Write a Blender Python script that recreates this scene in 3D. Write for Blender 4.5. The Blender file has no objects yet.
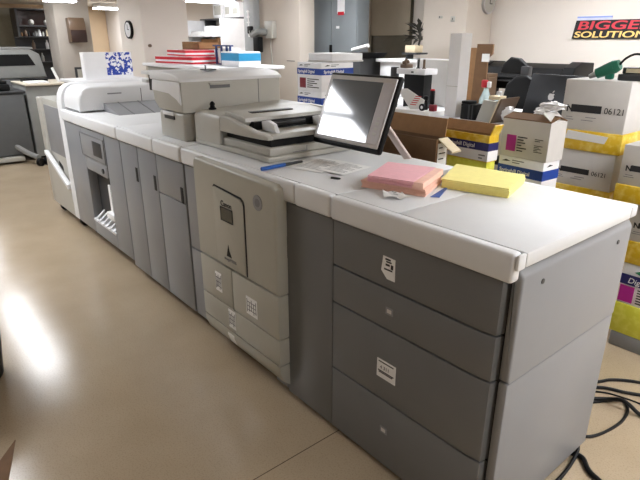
import bpy, bmesh, math, random
from mathutils import Vector, Matrix
random.seed(7)
S = bpy.context.scene
COL = S.collection
PI = math.pi

# ------------------------------------------------------------------ materials
def lin(c):
    return tuple(((v/255)/12.92 if v/255 <= .04045 else ((v/255+.055)/1.055)**2.4) for v in c)

MATS = {}
def mat(name, rgb, rough=.5, metal=0, var=.05, scale=14, coat=0, bump=0, emit=None, spec=.5, trans=0):
    if name in MATS: return MATS[name]
    m = bpy.data.materials.new(name); m.use_nodes = True
    nt = m.node_tree; b = nt.nodes['Principled BSDF']
    c = lin(rgb)
    b.inputs['Roughness'].default_value = rough
    b.inputs['Metallic'].default_value = metal
    b.inputs['Specular IOR Level'].default_value = spec
    b.inputs['Coat Weight'].default_value = coat
    b.inputs['Coat Roughness'].default_value = .12
    b.inputs['Transmission Weight'].default_value = trans
    tc = nt.nodes.new('ShaderNodeTexCoord')
    n = nt.nodes.new('ShaderNodeTexNoise'); n.inputs['Scale'].default_value = scale
    n.inputs['Detail'].default_value = 4
    nt.links.new(tc.outputs['Object'], n.inputs['Vector'])
    r = nt.nodes.new('ShaderNodeValToRGB')
    r.color_ramp.elements[0].position = .3; r.color_ramp.elements[1].position = .7
    r.color_ramp.elements[0].color = tuple(v*(1-var) for v in c)+(1,)
    r.color_ramp.elements[1].color = tuple(min(1, v*(1+var)) for v in c)+(1,)
    nt.links.new(n.outputs['Fac'], r.inputs['Fac'])
    nt.links.new(r.outputs['Color'], b.inputs['Base Color'])
    if bump:
        bp = nt.nodes.new('ShaderNodeBump'); bp.inputs['Strength'].default_value = bump
        bp.inputs['Distance'].default_value = .004
        nt.links.new(n.outputs['Fac'], bp.inputs['Height']); nt.links.new(bp.outputs['Normal'], b.inputs['Normal'])
    if emit:
        b.inputs['Emission Color'].default_value = tuple(lin(emit[0]))+(1,)
        b.inputs['Emission Strength'].default_value = emit[1]
    MATS[name] = m
    return m

def mat_floor():
    m = bpy.data.materials.new('terrazzo floor'); m.use_nodes = True
    nt = m.node_tree; b = nt.nodes['Principled BSDF']; L = nt.links.new
    tc = nt.nodes.new('ShaderNodeTexCoord')
    big = nt.nodes.new('ShaderNodeTexNoise'); big.inputs['Scale'].default_value = 3.5; big.inputs['Detail'].default_value = 8
    fine = nt.nodes.new('ShaderNodeTexNoise'); fine.inputs['Scale'].default_value = 150; fine.inputs['Detail'].default_value = 3
    L(tc.outputs['Object'], big.inputs['Vector']); L(tc.outputs['Object'], fine.inputs['Vector'])
    r1 = nt.nodes.new('ShaderNodeValToRGB')
    r1.color_ramp.elements[0].position = .3; r1.color_ramp.elements[1].position = .72
    r1.color_ramp.elements[0].color = lin((167, 149, 124))+(1,)
    r1.color_ramp.elements[1].color = lin((176, 158, 133))+(1,)
    L(big.outputs['Fac'], r1.inputs['Fac'])
    r2 = nt.nodes.new('ShaderNodeValToRGB')
    r2.color_ramp.elements[0].position = .33; r2.color_ramp.elements[1].position = .5
    r2.color_ramp.elements[0].color = (.70, .66, .62, 1); r2.color_ramp.elements[1].color = (1, 1, 1, 1)
    L(fine.outputs['Fac'], r2.inputs['Fac'])
    mx = nt.nodes.new('ShaderNodeMixRGB'); mx.blend_type = 'MULTIPLY'; mx.inputs[0].default_value = .55
    L(r1.outputs['Color'], mx.inputs[1]); L(r2.outputs['Color'], mx.inputs[2])
    # one thin cut joint across the slab at x = -1.39
    sp = nt.nodes.new('ShaderNodeSeparateXYZ'); L(tc.outputs['Object'], sp.inputs[0])
    ad = nt.nodes.new('ShaderNodeMath'); ad.operation = 'ADD'; ad.inputs[1].default_value = 1.375
    ab = nt.nodes.new('ShaderNodeMath'); ab.operation = 'ABSOLUTE'
    lt = nt.nodes.new('ShaderNodeMath'); lt.operation = 'LESS_THAN'; lt.inputs[1].default_value = .0022
    L(sp.outputs[0], ad.inputs[0]); L(ad.outputs[0], ab.inputs[0]); L(ab.outputs[0], lt.inputs[0])
    mj = nt.nodes.new('ShaderNodeMixRGB'); mj.inputs[2].default_value = lin((92, 76, 58))+(1,)
    L(lt.outputs[0], mj.inputs[0]); L(mx.outputs['Color'], mj.inputs[1])
    L(mj.outputs['Color'], b.inputs['Base Color'])
    rr = nt.nodes.new('ShaderNodeMapRange'); rr.inputs['To Min'].default_value = .14; rr.inputs['To Max'].default_value = .2
    L(big.outputs['Fac'], rr.inputs['Value']); L(rr.outputs['Result'], b.inputs['Roughness'])
    bp = nt.nodes.new('ShaderNodeBump'); bp.inputs['Strength'].default_value = .12; bp.inputs['Distance'].default_value = .002
    L(fine.outputs['Fac'], bp.inputs['Height']); L(bp.outputs['Normal'], b.inputs['Normal'])
    b.inputs['Specular IOR Level'].default_value = .42
    return m

def mat_wrap(name, a, bcol, rough=.35):
    """printed or film-wrapped card: two tones in blotches"""
    if name in MATS: return MATS[name]
    m = mat(name, a, rough, scale=26, bump=.5)
    r = [n for n in m.node_tree.nodes if n.type == 'VALTORGB'][0]
    r.color_ramp.elements[0].color = lin(a)+(1,); r.color_ramp.elements[1].color = lin(bcol)+(1,)
    r.color_ramp.elements[0].position = .45; r.color_ramp.elements[1].position = .72
    return m

M_white = mat('white casing plastic', (221, 222, 223), .46, var=.015)
M_offw = mat('warm grey white casing plastic', (180, 178, 170), .4, var=.02)
M_engine = mat('warm light grey door plastic', (173, 171, 160), .36, var=.02)
M_grey = mat('mid grey door paint', (134, 136, 139), .36, var=.03, scale=6)
M_greyd = mat('shade darkened grey paint', (108, 109, 110), .38, var=.03, scale=6)  # same grey as the side panels, with the front's shade put into the colour
M_side = mat('grey side panel paint', (136, 137, 139), .42, var=.02, scale=6)
M_gap = mat('black gap fill', (18, 18, 19), .7)  # near black fill for seams, slots and the bodies behind the panels
M_black = mat('black plastic', (9, 9, 10), .5, spec=.25)
M_dark = mat('charcoal plastic', (52, 53, 55), .45)
M_silver = mat('silver bezel plastic', (196, 194, 194), .3, metal=.35)
M_screen = mat('dark glass screen', (84, 92, 100), .06, var=.02, spec=.9, coat=.6)
M_lcd = mat('small green grey display', (46, 50, 44), .2)
M_paper = mat('white paper', (238, 238, 236), .7, var=.02)
M_ink = mat('black ink', (34, 34, 36), .7)
M_greyink = mat('grey ink', (120, 120, 124), .7)
M_pink = mat('pink paper', (240, 182, 190), .75, var=.04, scale=40)
M_salmon = mat('salmon paper', (246, 200, 180), .75, var=.05, scale=40)
M_yellow = mat('pale yellow paper', (252, 240, 150), .7, var=.03, scale=40)
M_card = mat('brown cardboard', (150, 112, 74), .8, var=.08, scale=30)
M_cardd = mat('dark brown cardboard', (112, 82, 54), .8, var=.08, scale=30)
M_boxw = mat('white box card', (206, 203, 199), .6, var=.03)
M_boxb = mat('bright white box card', (238, 238, 240), .55, var=.02)
M_ybase = mat_wrap('yellow printed wrap', (226, 186, 40), (246, 222, 120))
M_ygreen = mat_wrap('yellow green printed wrap', (222, 220, 70), (238, 236, 104))
M_blue = mat('blue band print', (26, 66, 156), .5)
M_navy = mat('navy band print', (34, 34, 98), .5)
M_cyan = mat('cyan box print', (40, 150, 200), .5)
M_magenta = mat('magenta print', (176, 30, 140), .5)
M_red = mat('red print', (204, 26, 44), .45)
M_dred = mat('dark red print', (128, 24, 40), .45)
M_green = mat('green print', (30, 130, 84), .5)
M_wall = mat('painted wall off white', (222, 212, 201), .75, var=.015, scale=3)
M_wallw = mat('painted wall white', (230, 222, 213), .7, var=.012, scale=3)
M_tan = mat('painted wall tan', (196, 172, 142), .8, var=.02, scale=3)
M_pillar = mat('painted pillar beige', (206, 196, 184), .75, var=.015, scale=3)
M_pillarg = mat('painted pillar warm grey', (178, 170, 160), .75, var=.015, scale=3)
M_ceil = mat('ceiling tile', (196, 188, 176), .85, var=.03, scale=30)
M_lamp = mat('lit diffuser', (250, 248, 244), .6, emit=((247, 250, 255), 17))
M_steel = mat('brushed steel', (150, 150, 150), .3, metal=.9)
M_cab = mat('blue grey cabinet paint', (134, 141, 145), .45, var=.03, scale=4)
M_gradpale = mat('window gradient pale tone', (176, 164, 144), .7, var=.03, scale=8)  # pale upper end of the window's gradient, put into the colour
M_graddark = mat('window gradient dark tone', (98, 92, 78), .2, spec=.6)  # dark lower end of the same gradient, put into the colour
M_copier = mat('dark grey copier plastic', (92, 94, 95), .45, var=.04)
M_copierl = mat('grey copier plastic', (140, 141, 138), .45, var=.04)
M_beige = mat('pale beige worktop', (206, 196, 178), .5)
M_brownp = mat('brown plastic', (104, 84, 66), .35)
M_smoke = mat('smoky brown window', (54, 36, 32), .15)
M_lap = mat('space grey aluminium', (58, 61, 66), .4, metal=.5)
M_greent = mat('green tool plastic', (28, 104, 82), .4)
M_bluep = mat('blue marker plastic', (20, 86, 170), .35)
M_leaf = mat('dark leaf', (48, 46, 38), .6)
M_clear = mat('clear bottle plastic', (206, 226, 226), .12, trans=.6)
M_bag = mat('white plastic film', (232, 232, 234), .3)
M_gold = mat('yellow sign enamel', (250, 214, 130), .45)
M_lilac = mat('pale blue sign enamel', (150, 170, 226), .5)
M_manila = mat('cream folder card', (226, 210, 178), .7)
M_floor = mat_floor()

# ------------------------------------------------------------------ mesh helpers
class MB:
    def __init__(s): s.bm = bmesh.new()
    def _new(s, before): return [v for v in s.bm.verts if v not in before]
    def box(s, x0, x1, y0, y1, z0, z1, bev=0, seg=2, M=None):
        bm = s.bm
        vs = [bm.verts.new((x, y, z)) for z in (z0, z1) for y in (y0, y1) for x in (x0, x1)]
        fs = [bm.faces.new([vs[i] for i in f]) for f in ((0, 2, 3, 1), (4, 5, 7, 6), (0, 1, 5, 4), (2, 6, 7, 3), (0, 4, 6, 2), (1, 3, 7, 5))]
        out = vs
        if bev:
            bev = min(bev, .49*min(x1-x0, y1-y0, z1-z0))
            es = list({e for f in fs for e in f.edges})
            r = bmesh.ops.bevel(bm, geom=es, offset=bev, segments=seg, affect='EDGES', profile=.5)
            out = list({v for f in r['faces'] for v in f.verts} | {v for v in vs if v.is_valid})
        if M is not None:
            for v in out: v.co = M @ v.co
        return s
    def prism(s, pts, axis, a0, a1, bev=0, seg=2):
        """polygon pts (2D, ccw or cw) extruded along axis from a0 to a1; pts are the other two axes in xyz order"""
        bm = s.bm
        def P(p, a):
            return {0: (a, p[0], p[1]), 1: (p[0], a, p[1]), 2: (p[0], p[1], a)}[axis]
        A = [bm.verts.new(P(p, a0)) for p in pts]; B = [bm.verts.new(P(p, a1)) for p in pts]
        fs = [bm.faces.new(A), bm.faces.new(B[::-1])]
        n = len(pts)
        for i in range(n):
            fs.append(bm.faces.new((A[i], B[i], B[(i+1) % n], A[(i+1) % n])))
        bmesh.ops.recalc_face_normals(bm, faces=fs)
        if bev:
            es = list({e for f in fs[:2] for e in f.edges})
            bmesh.ops.bevel(bm, geom=es, offset=bev, segments=seg, affect='EDGES', profile=.5)
        return s
    def cyl(s, p0, p1, r0, r1=None, n=20):
        p0 = Vector(p0); p1 = Vector(p1); r1 = r0 if r1 is None else r1
        d = (p1-p0).normalized(); a = d.orthogonal().normalized(); b = d.cross(a)
        bm = s.bm; A = []; B = []
        for i in range(n):
            t = 2*PI*i/n; o = a*math.cos(t)+b*math.sin(t)
            A.append(bm.verts.new(p0+o*r0)); B.append(bm.verts.new(p1+o*r1))
        fs = [bm.faces.new(A), bm.faces.new(B)]
        for i in range(n): fs.append(bm.faces.new((A[i], A[(i+1) % n], B[(i+1) % n], B[i])))
        bmesh.ops.recalc_face_normals(bm, faces=fs)
        return s
    def tube(s, pts, r, n=8, steps=8, smooth=True):
        P = [Vector(p) for p in pts]
        if smooth and len(P) > 2:
            Q = [P[0]*2-P[1]]+P+[P[-1]*2-P[-2]]; out = []
            for i in range(1, len(Q)-2):
                for k in range(steps):
                    t = k/steps; a, b, c, d = Q[i-1:i+3]
                    out.append(.5*((2*b)+(c-a)*t+(2*a-5*b+4*c-d)*t*t+(3*b-a-3*c+d)*t**3))
            P = out+[P[-1]]
        bm = s.bm; rings = []; prev = None
        for i, p in enumerate(P):
            d = (P[min(i+1, len(P)-1)]-P[max(i-1, 0)]).normalized()
            a = d.orthogonal().normalized() if prev is None else (prev-d*prev.dot(d)).normalized()
            prev = a; b = d.cross(a)
            rings.append([bm.verts.new(p+(a*math.cos(2*PI*k/n)+b*math.sin(2*PI*k/n))*r) for k in range(n)])
        fs = [bm.faces.new(rings[0][::-1]), bm.faces.new(rings[-1])]
        for A, B in zip(rings, rings[1:]):
            for k in range(n): fs.append(bm.faces.new((A[k], A[(k+1) % n], B[(k+1) % n], B[k])))
        bmesh.ops.recalc_face_normals(bm, faces=fs)
        return s
    def lathe(s, c, prof, n=24):
        bm = s.bm; rings = []; fs = []
        for r, z in prof:
            rings.append([bm.verts.new((c[0]+r*math.cos(2*PI*k/n), c[1]+r*math.sin(2*PI*k/n), c[2]+z)) for k in range(n)])
        for A, B in zip(rings, rings[1:]):
            for k in range(n): fs.append(bm.faces.new((A[k], A[(k+1) % n], B[(k+1) % n], B[k])))
        fs += [bm.faces.new(rings[0][::-1]), bm.faces.new(rings[-1])]
        bmesh.ops.recalc_face_normals(bm, faces=fs)
        return s
    def blob(s, c, r, sx=1, sy=1, sz=1, sub=3, rough=0):
        v = bmesh.ops.create_icosphere(s.bm, subdivisions=sub, radius=1)['verts']
        for q in v:
            k = 1+rough*(random.random()-.5)
            q.co = Vector((c[0]+q.co.x*r*sx*k, c[1]+q.co.y*r*sy*k, c[2]+q.co.z*r*sz*k))
        return s
    def sheet(s, quad, nx, ny, f, th=.0012):
        """thin sheet through four corners (3-D), height offset f(u,v)"""
        a, b, c, d = [Vector(q) for q in quad]; bm = s.bm; G = []; H = []
        for j in range(ny+1):
            for i in range(nx+1):
                u = i/nx; v = j/ny
                p = (a*(1-u)+b*u)*(1-v)+(d*(1-u)+c*u)*v
                z = f(u, v)
                G.append(bm.verts.new(p+Vector((0, 0, z+th)))); H.append(bm.verts.new(p+Vector((0, 0, z))))
        fs = []; w = nx+1
        for j in range(ny):
            for i in range(nx):
                k = j*w+i
                fs.append(bm.faces.new((G[k], G[k+1], G[k+w+1], G[k+w]))); fs.append(bm.faces.new((H[k], H[k+w], H[k+w+1], H[k+1])))
        rim = [i for i in range(w)]+[j*w+nx for j in range(1, ny+1)]+[ny*w+i for i in range(nx-1, -1, -1)]+[j*w for j in range(ny-1, 0, -1)]
        for i in range(len(rim)):
            a_, b_ = rim[i], rim[(i+1) % len(rim)]
            fs.append(bm.faces.new((G[a_], H[a_], H[b_], G[b_])))
        bmesh.ops.recalc_face_normals(bm, faces=fs)
        return s

ORG = {}
def link(name, bm, m, org, parent):
    me = bpy.data.meshes.new(name)
    if org.length: bmesh.ops.translate(bm, verts=bm.verts, vec=-org)
    bm.to_mesh(me); bm.free()
    me.materials.append(m)
    for p in me.polygons: p.use_smooth = True
    me.set_sharp_from_angle(angle=math.radians(32))
    o = bpy.data.objects.new(name, me); COL.objects.link(o)
    if parent is not None:
        o.parent = parent; ORG[o.name] = ORG[parent.name]
    else:
        o.location = org; ORG[o.name] = org
    return o
def tag(o, label, cat, group=None):
    o['label'] = label; o['category'] = cat
    if group: o['group'] = group
    return o
def T(name, label, cat, loc, group=None):
    o = bpy.data.objects.new(name, None); COL.objects.link(o); o.empty_display_size = .05
    o.location = loc; ORG[o.name] = Vector(loc)
    return tag(o, label, cat, group)
def part(name, mb, m, parent, label=None):
    o = link(name, mb.bm, m, ORG[parent.name], parent)
    if label: o['label'] = label
    return o
def solo(name, mb, m, label, cat, loc, group=None):
    return tag(link(name, mb.bm, m, Vector(loc), None), label, cat, group)
def struct(name, mb, m, loc=(0, 0, 0), parent=None):
    o = link(name, mb.bm, m, Vector(loc) if parent is None else ORG[parent.name], parent)
    if parent is None: o['kind'] = 'structure'
    return o
def tree_copy(o, parent=None):
    c = o.copy(); COL.objects.link(c); ORG[c.name] = ORG[o.name]
    if parent is not None: c.parent = parent
    for ch in list(o.children): tree_copy(ch, c)
    return c

FRONT = Matrix(((1, 0, 0), (0, 0, -1), (0, 1, 0)))    # text facing -y
EAST = Matrix(((0, 0, 1), (1, 0, 0), (0, 1, 0)))      # text facing +x
TOP = Matrix.Identity(3)
def lettering(parent, s, pos, size, m, facing=FRONT, align='LEFT', bold=0, shear=0, depth=.0006, sx=1, name='lettering', rot=0):
    cu = bpy.data.curves.new('lettering', 'FONT'); cu.body = s; cu.size = size; cu.align_x = align
    cu.extrude = depth; cu.offset = bold; cu.shear = shear
    o = bpy.data.objects.new('lettering_curve', cu); COL.objects.link(o)
    dg = bpy.context.evaluated_depsgraph_get()
    me = bpy.data.meshes.new_from_object(o.evaluated_get(dg))
    bpy.data.objects.remove(o); bpy.data.curves.remove(cu)
    bm = bmesh.new(); bm.from_mesh(me); bpy.data.meshes.remove(me)
    R = facing @ Matrix.Rotation(rot, 3, 'Z')
    for v in bm.verts:
        v.co = Vector(pos)+R @ Vector((v.co.x*sx, v.co.y, v.co.z))
    return link(name, bm, m, ORG[parent.name], parent)

# ------------------------------------------------------------------ camera
cam = bpy.data.cameras.new('camera'); co = bpy.data.objects.new('camera', cam); COL.objects.link(co)
cam.sensor_width = 36; cam.lens = 535*36/640; cam.clip_end = 60; cam.clip_start = .05
th = math.radians(39.75); pt = math.atan(200/535)
Fv = Vector((-math.cos(th)*math.cos(pt), math.sin(th)*math.cos(pt), -math.sin(pt)))
co.location = (0, 0, 1.56); co.rotation_euler = Fv.to_track_quat('-Z', 'Y').to_euler()
S.camera = co

# ------------------------------------------------------------------ setting
struct('floor', MB().box(-17.2, 3.6, -3.6, 6.2, -.1, 0), M_floor)
struct('ceiling', MB().box(-17.2, 3.6, -3.6, 6.2, 2.45, 2.55), M_ceil)
struct('wall_back', MB().box(-17.2, 3.6, 6.0, 6.2, 0, 2.45), M_wallw)
struct('wall_left', MB().box(-17.2, -17.0, -3.6, 6.0, 0, 2.45), M_tan)
struct('wall_right', MB().box(3.4, 3.6, -3.6, 6.0, 0, 2.45), M_wall)
struct('wall_front', MB().box(-17.0, 3.4, -3.6, -3.4, 0, 2.45), M_wall)
struct('pillar_1', MB().box(-9.5, -9.0, 2.43, 2.93, 0, 2.45, .01), M_pillarg)
struct('pillar_2', MB().box(-8.0, -7.23, 3.0, 3.66, 0, 2.45, .012), M_wallw)  # whiter paint: brightness of the lit front put into the colour
struct('pillar_3', MB().box(-6.86, -5.82, 4.5, 4.75, 0, 2.45, .012), M_pillar)
struct('pillar_4', MB().box(-4.64, -4.0, 5.5, 6.0, 0, 2.45, .012), M_pillar)
struct('trim_1', MB().box(-17.0, -4.64, 5.98, 6.0, 0, .1), M_brownp)
# raceway on pillar 3
rw = struct('trim_2', MB().box(-6.98, -6.72, 4.40, 4.5, 0, 2.45, .01), mat('pale grey raceway', (176, 180, 182), .5))
# window behind the cabinet
w1 = struct('window_1', MB().box(-6.25, -5.98, 5.90, 6.0, .9, 2.45, .01).box(-5.98, -5.22, 5.90, 6.0, .82, .9, .01), M_beige)
struct('window_pane', MB().box(-5.98, -5.22, 5.96, 5.98, .9, 2.45), M_graddark, parent=w1)
struct('window_gradient_top', MB().box(-5.97, -5.23, 5.925, 5.935, 1.62, 2.45), M_gradpale, parent=w1)  # made-up panel: the window's bright-to-dark gradient split into two tones
w2 = struct('window_2', MB().box(-17.0, -16.93, 3.60, 3.74, 1.2, 2.35, .01).box(-17.0, -16.93, 2.6, 3.60, 1.2, 1.3, .01), M_wallw)
struct('window_pane', MB().box(-16.99, -16.97, 2.6, 3.60, 1.3, 2.35), mat('grey green pane', (150, 148, 132), .2), parent=w2)
dr = struct('door_1', MB().box(-17.0, -16.94, 5.36, 5.98, 0, 2.42, .01), M_tan)
struct('door_handle', MB().cyl((-16.94, 5.45, 1.0), (-16.88, 5.45, 1.0), .02), M_steel, parent=dr)

# ceiling lights, some of them unseen and added to brighten the room
def fixture(x0, x1, y0, y1, label):
    t = T('ceiling_light', label, 'ceiling light', ((x0+x1)/2, (y0+y1)/2, 2.45), 'recessed fluorescent ceiling lights')
    part('light_frame', MB().box(x0-.03, x1+.03, y0-.03, y0, 2.415, 2.449).box(x0-.03, x1+.03, y1, y1+.03, 2.415, 2.449)
         .box(x0-.03, x0, y0, y1, 2.415, 2.449).box(x1, x1+.03, y0, y1, 2.415, 2.449), M_white, t)
    part('diffuser', MB().box(x0, x1, y0, y1, 2.425, 2.445), M_lamp, t)
LAB = 'unseen fluorescent ceiling light panel lighting the print room'
for x0, x1, y0, y1 in ((-5.25, -3.97, -.16, .35), (-5.25, -4.08, -.72, -.26),
                       (-7.75, -6.55, .92, 1.28), (-9.15, -7.95, .92, 1.28), (-12.4, -11.2, .9, 1.4),
                       (-2.9, -1.7, 4.5, 5.1), (-.3, .9, 2.2, 2.8), (-.3, .9, 4.2, 4.8), (1.5, 2.7, 2.2, 2.8), (1.5, 2.7, .6, 1.2),  # unseen panels added at the right and back to brighten those sides
                       (-5.3, -4.1, 3.5, 4.1), (-9.6, -8.4, 4.6, 5.2), (-12.9, -11.7, 3.6, 4.2)):  # further unseen panels added to brighten the back of the room
    fixture(x0, x1, y0, y1, LAB)
fixture(-15.9, -14.7, 4.15, 4.75, 'fluorescent ceiling light panel above the cluttered storage shelf')
t = T('ceiling_light', 'fluorescent ceiling light hanging in the far hall above the noticeboard', 'ceiling light', (-15.3, 5.55, 2.34), 'recessed fluorescent ceiling lights')
part('light_frame', MB().box(-15.6, -15.0, 5.2, 5.9, 2.345, 2.45), M_white, t)
part('diffuser', MB().box(-15.6, -15.0, 5.2, 5.9, 2.32, 2.345), M_lamp, t)

def hanging(x0, x1, y0, y1, z, label):
    t = T('hanging_light', label, 'ceiling light', ((x0+x1)/2, (y0+y1)/2, 2.45))
    part('housing', MB().box(x0, x1, y0, y1, z+.03, z+.08, .006), M_white, t)
    part('diffuser', MB().box(x0+.01, x1-.01, y0+.01, y1-.01, z, z+.03), M_lamp, t)
    for x, y in ((x0+.08, (y0+y1)/2), (x1-.08, (y0+y1)/2)):
        part('rod', MB().cyl((x, y, z+.08), (x, y, 2.449), .008), M_steel, t)
hanging(-8.62, -8.45, 2.20, 2.62, 2.055, 'hanging fluorescent light in front of the beige pillar with the towel dispenser')
hanging(-7.6, -7.4, 3.72, 4.55, 2.065, 'hanging fluorescent light between the clock pillar and the binder shelf')

# ------------------------------------------------------------------ printing line
Y0 = 1.224
# --- paper deck with four drawers
t = T('paper_deck', 'grey paper deck with four shade darkened drawers at the near end of the printer', 'printer', (-1.02, 1.58, 0))
part('body', MB().box(-1.39, -.683, 1.262, 1.935, .035, .952), M_gap, t)
part('plinth', MB().box(-1.37, -.70, 1.30, 1.90, 0, .034), M_gap, t)
DZ = ((.772, .947), (.6175, .7665), (.3215, .612), (.03, .316))
for i, (a, b) in enumerate(DZ):
    d = part('drawer', MB().prism([(-1.392, 1.262), (-1.392, 1.224), (-.745, 1.224), (-.700, 1.232), (-.692, 1.262)], 2, a, b, .004), M_greyd, t)
    if i in (1, 3):
        zc = (.690, .191)[i == 3]; xc = -1.10
        part('size_mark', MB().box(xc-.017, xc+.017, 1.2225, 1.2242, zc-.014, zc+.014), M_side, d, 'small pale square mark')
        part('mark_lines', MB().box(xc-.010, xc+.010, 1.2215, 1.2226, zc-.007, zc+.007), M_boxw, d)
    if i == 0:
        k = part('sticker', MB().prism([(-1.139, .886), (-1.085, .884), (-1.083, .806), (-1.118, .806), (-1.146, .832)], 1, 1.2225, 1.2242), M_paper, d, 'torn white sticker with black print')
        mb = MB()
        for (x0, x1, z0, z1) in ((-1.128, -1.104, .874, .880), (-1.124, -1.100, .866, .871), (-1.126, -1.108, .854, .861), (-1.102, -1.092, .846, .862), (-1.132, -1.095, .838, .843)):
            mb.box(x0, x1, 1.2216, 1.2226, z0, z1)
        part('print', mb, M_ink, k)
    if i == 2:
        k = part('sticker', MB().box(-1.146, -1.056, 1.2225, 1.2242, .412, .487), M_paper, d, 'white sticker reading NOT LE above small print')
        mb = MB()
        for z, x0, x1 in ((.476, -1.138, -1.066), (.438, -1.140, -1.064), (.432, -1.136, -1.07)): mb.box(x0, x1, 1.2216, 1.2226, z, z+.004)
        part('print', mb, M_ink, k)
        lettering(k, '4 311', (-1.130, 1.2215, .450), .020, M_greyink)
part('side_panel_upper', MB().prism([(-.686, .627), (-.652, .627), (-.652, .958), (-.656, .968), (-.676, .992), (-.686, .992)], 1, 1.248, 1.946, .010, 3), M_side, t)
part('side_panel_lower', MB().box(-.686, -.654, 1.250, 1.944, .035, .621, .008, 2), M_side, t)
for yy, zz in ((1.357, .925), (1.842, .925)):
    part('screw', MB().cyl((-.653, yy, zz), (-.6495, yy, zz), .008, n=14), M_dark, t)
part('top_cover', MB().box(-1.392, -1.104, 1.246, 1.898, .958, 1.039, .006).box(-1.101, -.692, 1.250, 1.895, .958, .997).box(-1.101, -.648, 1.246, 1.898, .996, 1.04, .006), M_white, t)
part('front_fascia', MB().box(-1.392, -.661, 1.204, 1.2455, .953, 1.040, .012, 4).box(-.660, -.649, 1.208, 1.2455, .994, 1.039, .005, 2), M_white, t)
part('rear_ledge', MB().box(-1.392, -.692, 1.9, 1.945, .958, .997).box(-1.392, -.648, 1.9, 1.948, .996, 1.036, .006), M_white, t)

# --- print engine
t = T('print_engine', 'print engine with protruding warm white front door and small dark display', 'printer', (-2.0, 1.58, 0))
part('body', MB().box(-2.596, -1.398, 1.252, 1.935, .06, .952), M_gap, t)
part('plinth', MB().box(-2.55, -1.42, 1.30, 1.90, 0, .059), M_gap, t)
nd = part('narrow_door', MB().box(-1.700, -1.396, 1.224, 1.26, .03, .947, .005), M_greyd, t)
part('grip_slot', MB().box(-1.694, -1.684, 1.2222, 1.2245, .704, .80), M_gap, nd)
part('front_strip', MB().box(-1.80, -1.704, 1.226, 1.26, .53, .947, .004).box(-1.80, -1.704, 1.226, 1.26, .04, .524, .004), M_grey, t)
part('left_panel', MB().box(-2.594, -2.36, 1.226, 1.26, .485, .947, .005).box(-2.594, -2.36, 1.226, 1.26, .07, .479, .005), M_grey, t)
d = part('main_door', MB().prism([(-2.378, .538), (-1.684, .538), (-1.684, .985), (-1.690, 1.006), (-1.710, 1.018), (-2.352, 1.032), (-2.370, 1.022), (-2.378, 1.0)], 1, 1.168, 1.245, .012, 4), M_engine, t)
part('panel_gap', MB().prism([(-2.186, .548), (-1.915, .548), (-1.915, .885), (-1.922, .905), (-1.942, .918), (-2.176, .934), (-2.186, .926)], 1, 1.1665, 1.1695), M_gap, d)
ip = part('inner_panel', MB().prism([(-2.180, .549), (-1.924, .549), (-1.924, .880), (-1.931, .898), (-1.948, .909), (-2.172, .926), (-2.180, .920)], 1, 1.1615, 1.1690, .003), M_engine, d)
part('display', MB().box(-2.112, -2.016, 1.1598, 1.1618, .782, .838), M_lcd, ip, 'small dark display')
part('display_frame', MB().box(-2.118, -2.112, 1.159, 1.1618, .776, .844).box(-2.016, -2.010, 1.159, 1.1618, .776, .844).box(-2.112, -2.016, 1.159, 1.1618, .838, .844).box(-2.112, -2.016, 1.159, 1.1618, .776, .782), M_black, ip)
lettering(ip, 'Canon', (-2.064, 1.1608, .848), .036, M_ink, align='CENTER', bold=.0006)
part('triangle_logo', MB().prism([(-2.085, .604), (-2.040, .604), (-2.058, .634), (-2.066, .664)], 1, 1.1604, 1.1618), M_black, ip)
lettering(ip, 'imagePRESS', (-2.054, 1.1608, .582), .022, M_greyink, align='CENTER')
part('emblem', MB().cyl((-1.81, 1.168, .925), (-1.81, 1.1655, .925), .034, n=28), M_side, d, 'round grey emblem')
part('emblem_mark', MB().cyl((-1.81, 1.1655, .925), (-1.81, 1.1645, .925), .018, n=20), M_greyink, d)
LD = [(-2.376, -2.072, .322, .530), (-2.066, -1.686, .322, .530), (-2.376, -2.072, .188, .316), (-2.066, -1.686, .188, .316)]
lows = []
for x0, x1, a, b in LD:
    lows.append(part('paper_drawer', MB().box(x0, x1, 1.170, 1.245, a, b, .004), M_engine, t))
lows.append(part('kick_cover', MB().prism([(1.171, .182), (1.171, .150), (1.19, .10), (1.235, .062), (1.245, .062), (1.245, .182)], 0, -2.376, -1.686, .003), M_engine, t))
for (x, z, k, w, h) in ((-2.20, .425, 0, .030, .052), (-1.90, .402, 1, .046, .046), (-2.088, .258, 2, .032, .05), (-2.11, .150, 4, .05, .02)):
    y = 1.170
    if k == 4:
        st = part('sticker', MB().prism([(1.1690, .166), (1.1690, .152), (1.1865, .106), (1.188, .106), (1.1705, .152), (1.1705, .166)], 0, x-.03, x+.03), M_paper, lows[k], 'white sticker with fine print')
        continue
    st = part('sticker', MB().box(x-w, x+w, 1.1685, 1.1702, z-h, z+h), M_paper, lows[k], 'white sticker with columns of black print')
    mb = MB()
    for i in range(5):
        xx = x-w*.8+i*w*.4
        mb.box(xx-.002, xx+.002, 1.1676, 1.1686, z-h*.75+(i % 3)*.006, z+h*.75-(i % 2)*.012)
    for i in range(3): mb.box(x-w*.8, x+w*.8, 1.1676, 1.1686, z-h*.5+i*h*.45, z-h*.5+i*h*.45+.003)
    part('print', mb, M_greyink, st)
part('top_cover', MB().box(-2.596, -1.397, 1.246, 1.945, .958, 1.038, .006), M_white, t)
part('front_fascia', MB().box(-2.596, -1.612, 1.210, 1.2455, .953, 1.038, .012, 4).box(-1.609, -1.397, 1.206, 1.2455, .953, 1.04, .012, 4), M_white, t)

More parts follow.
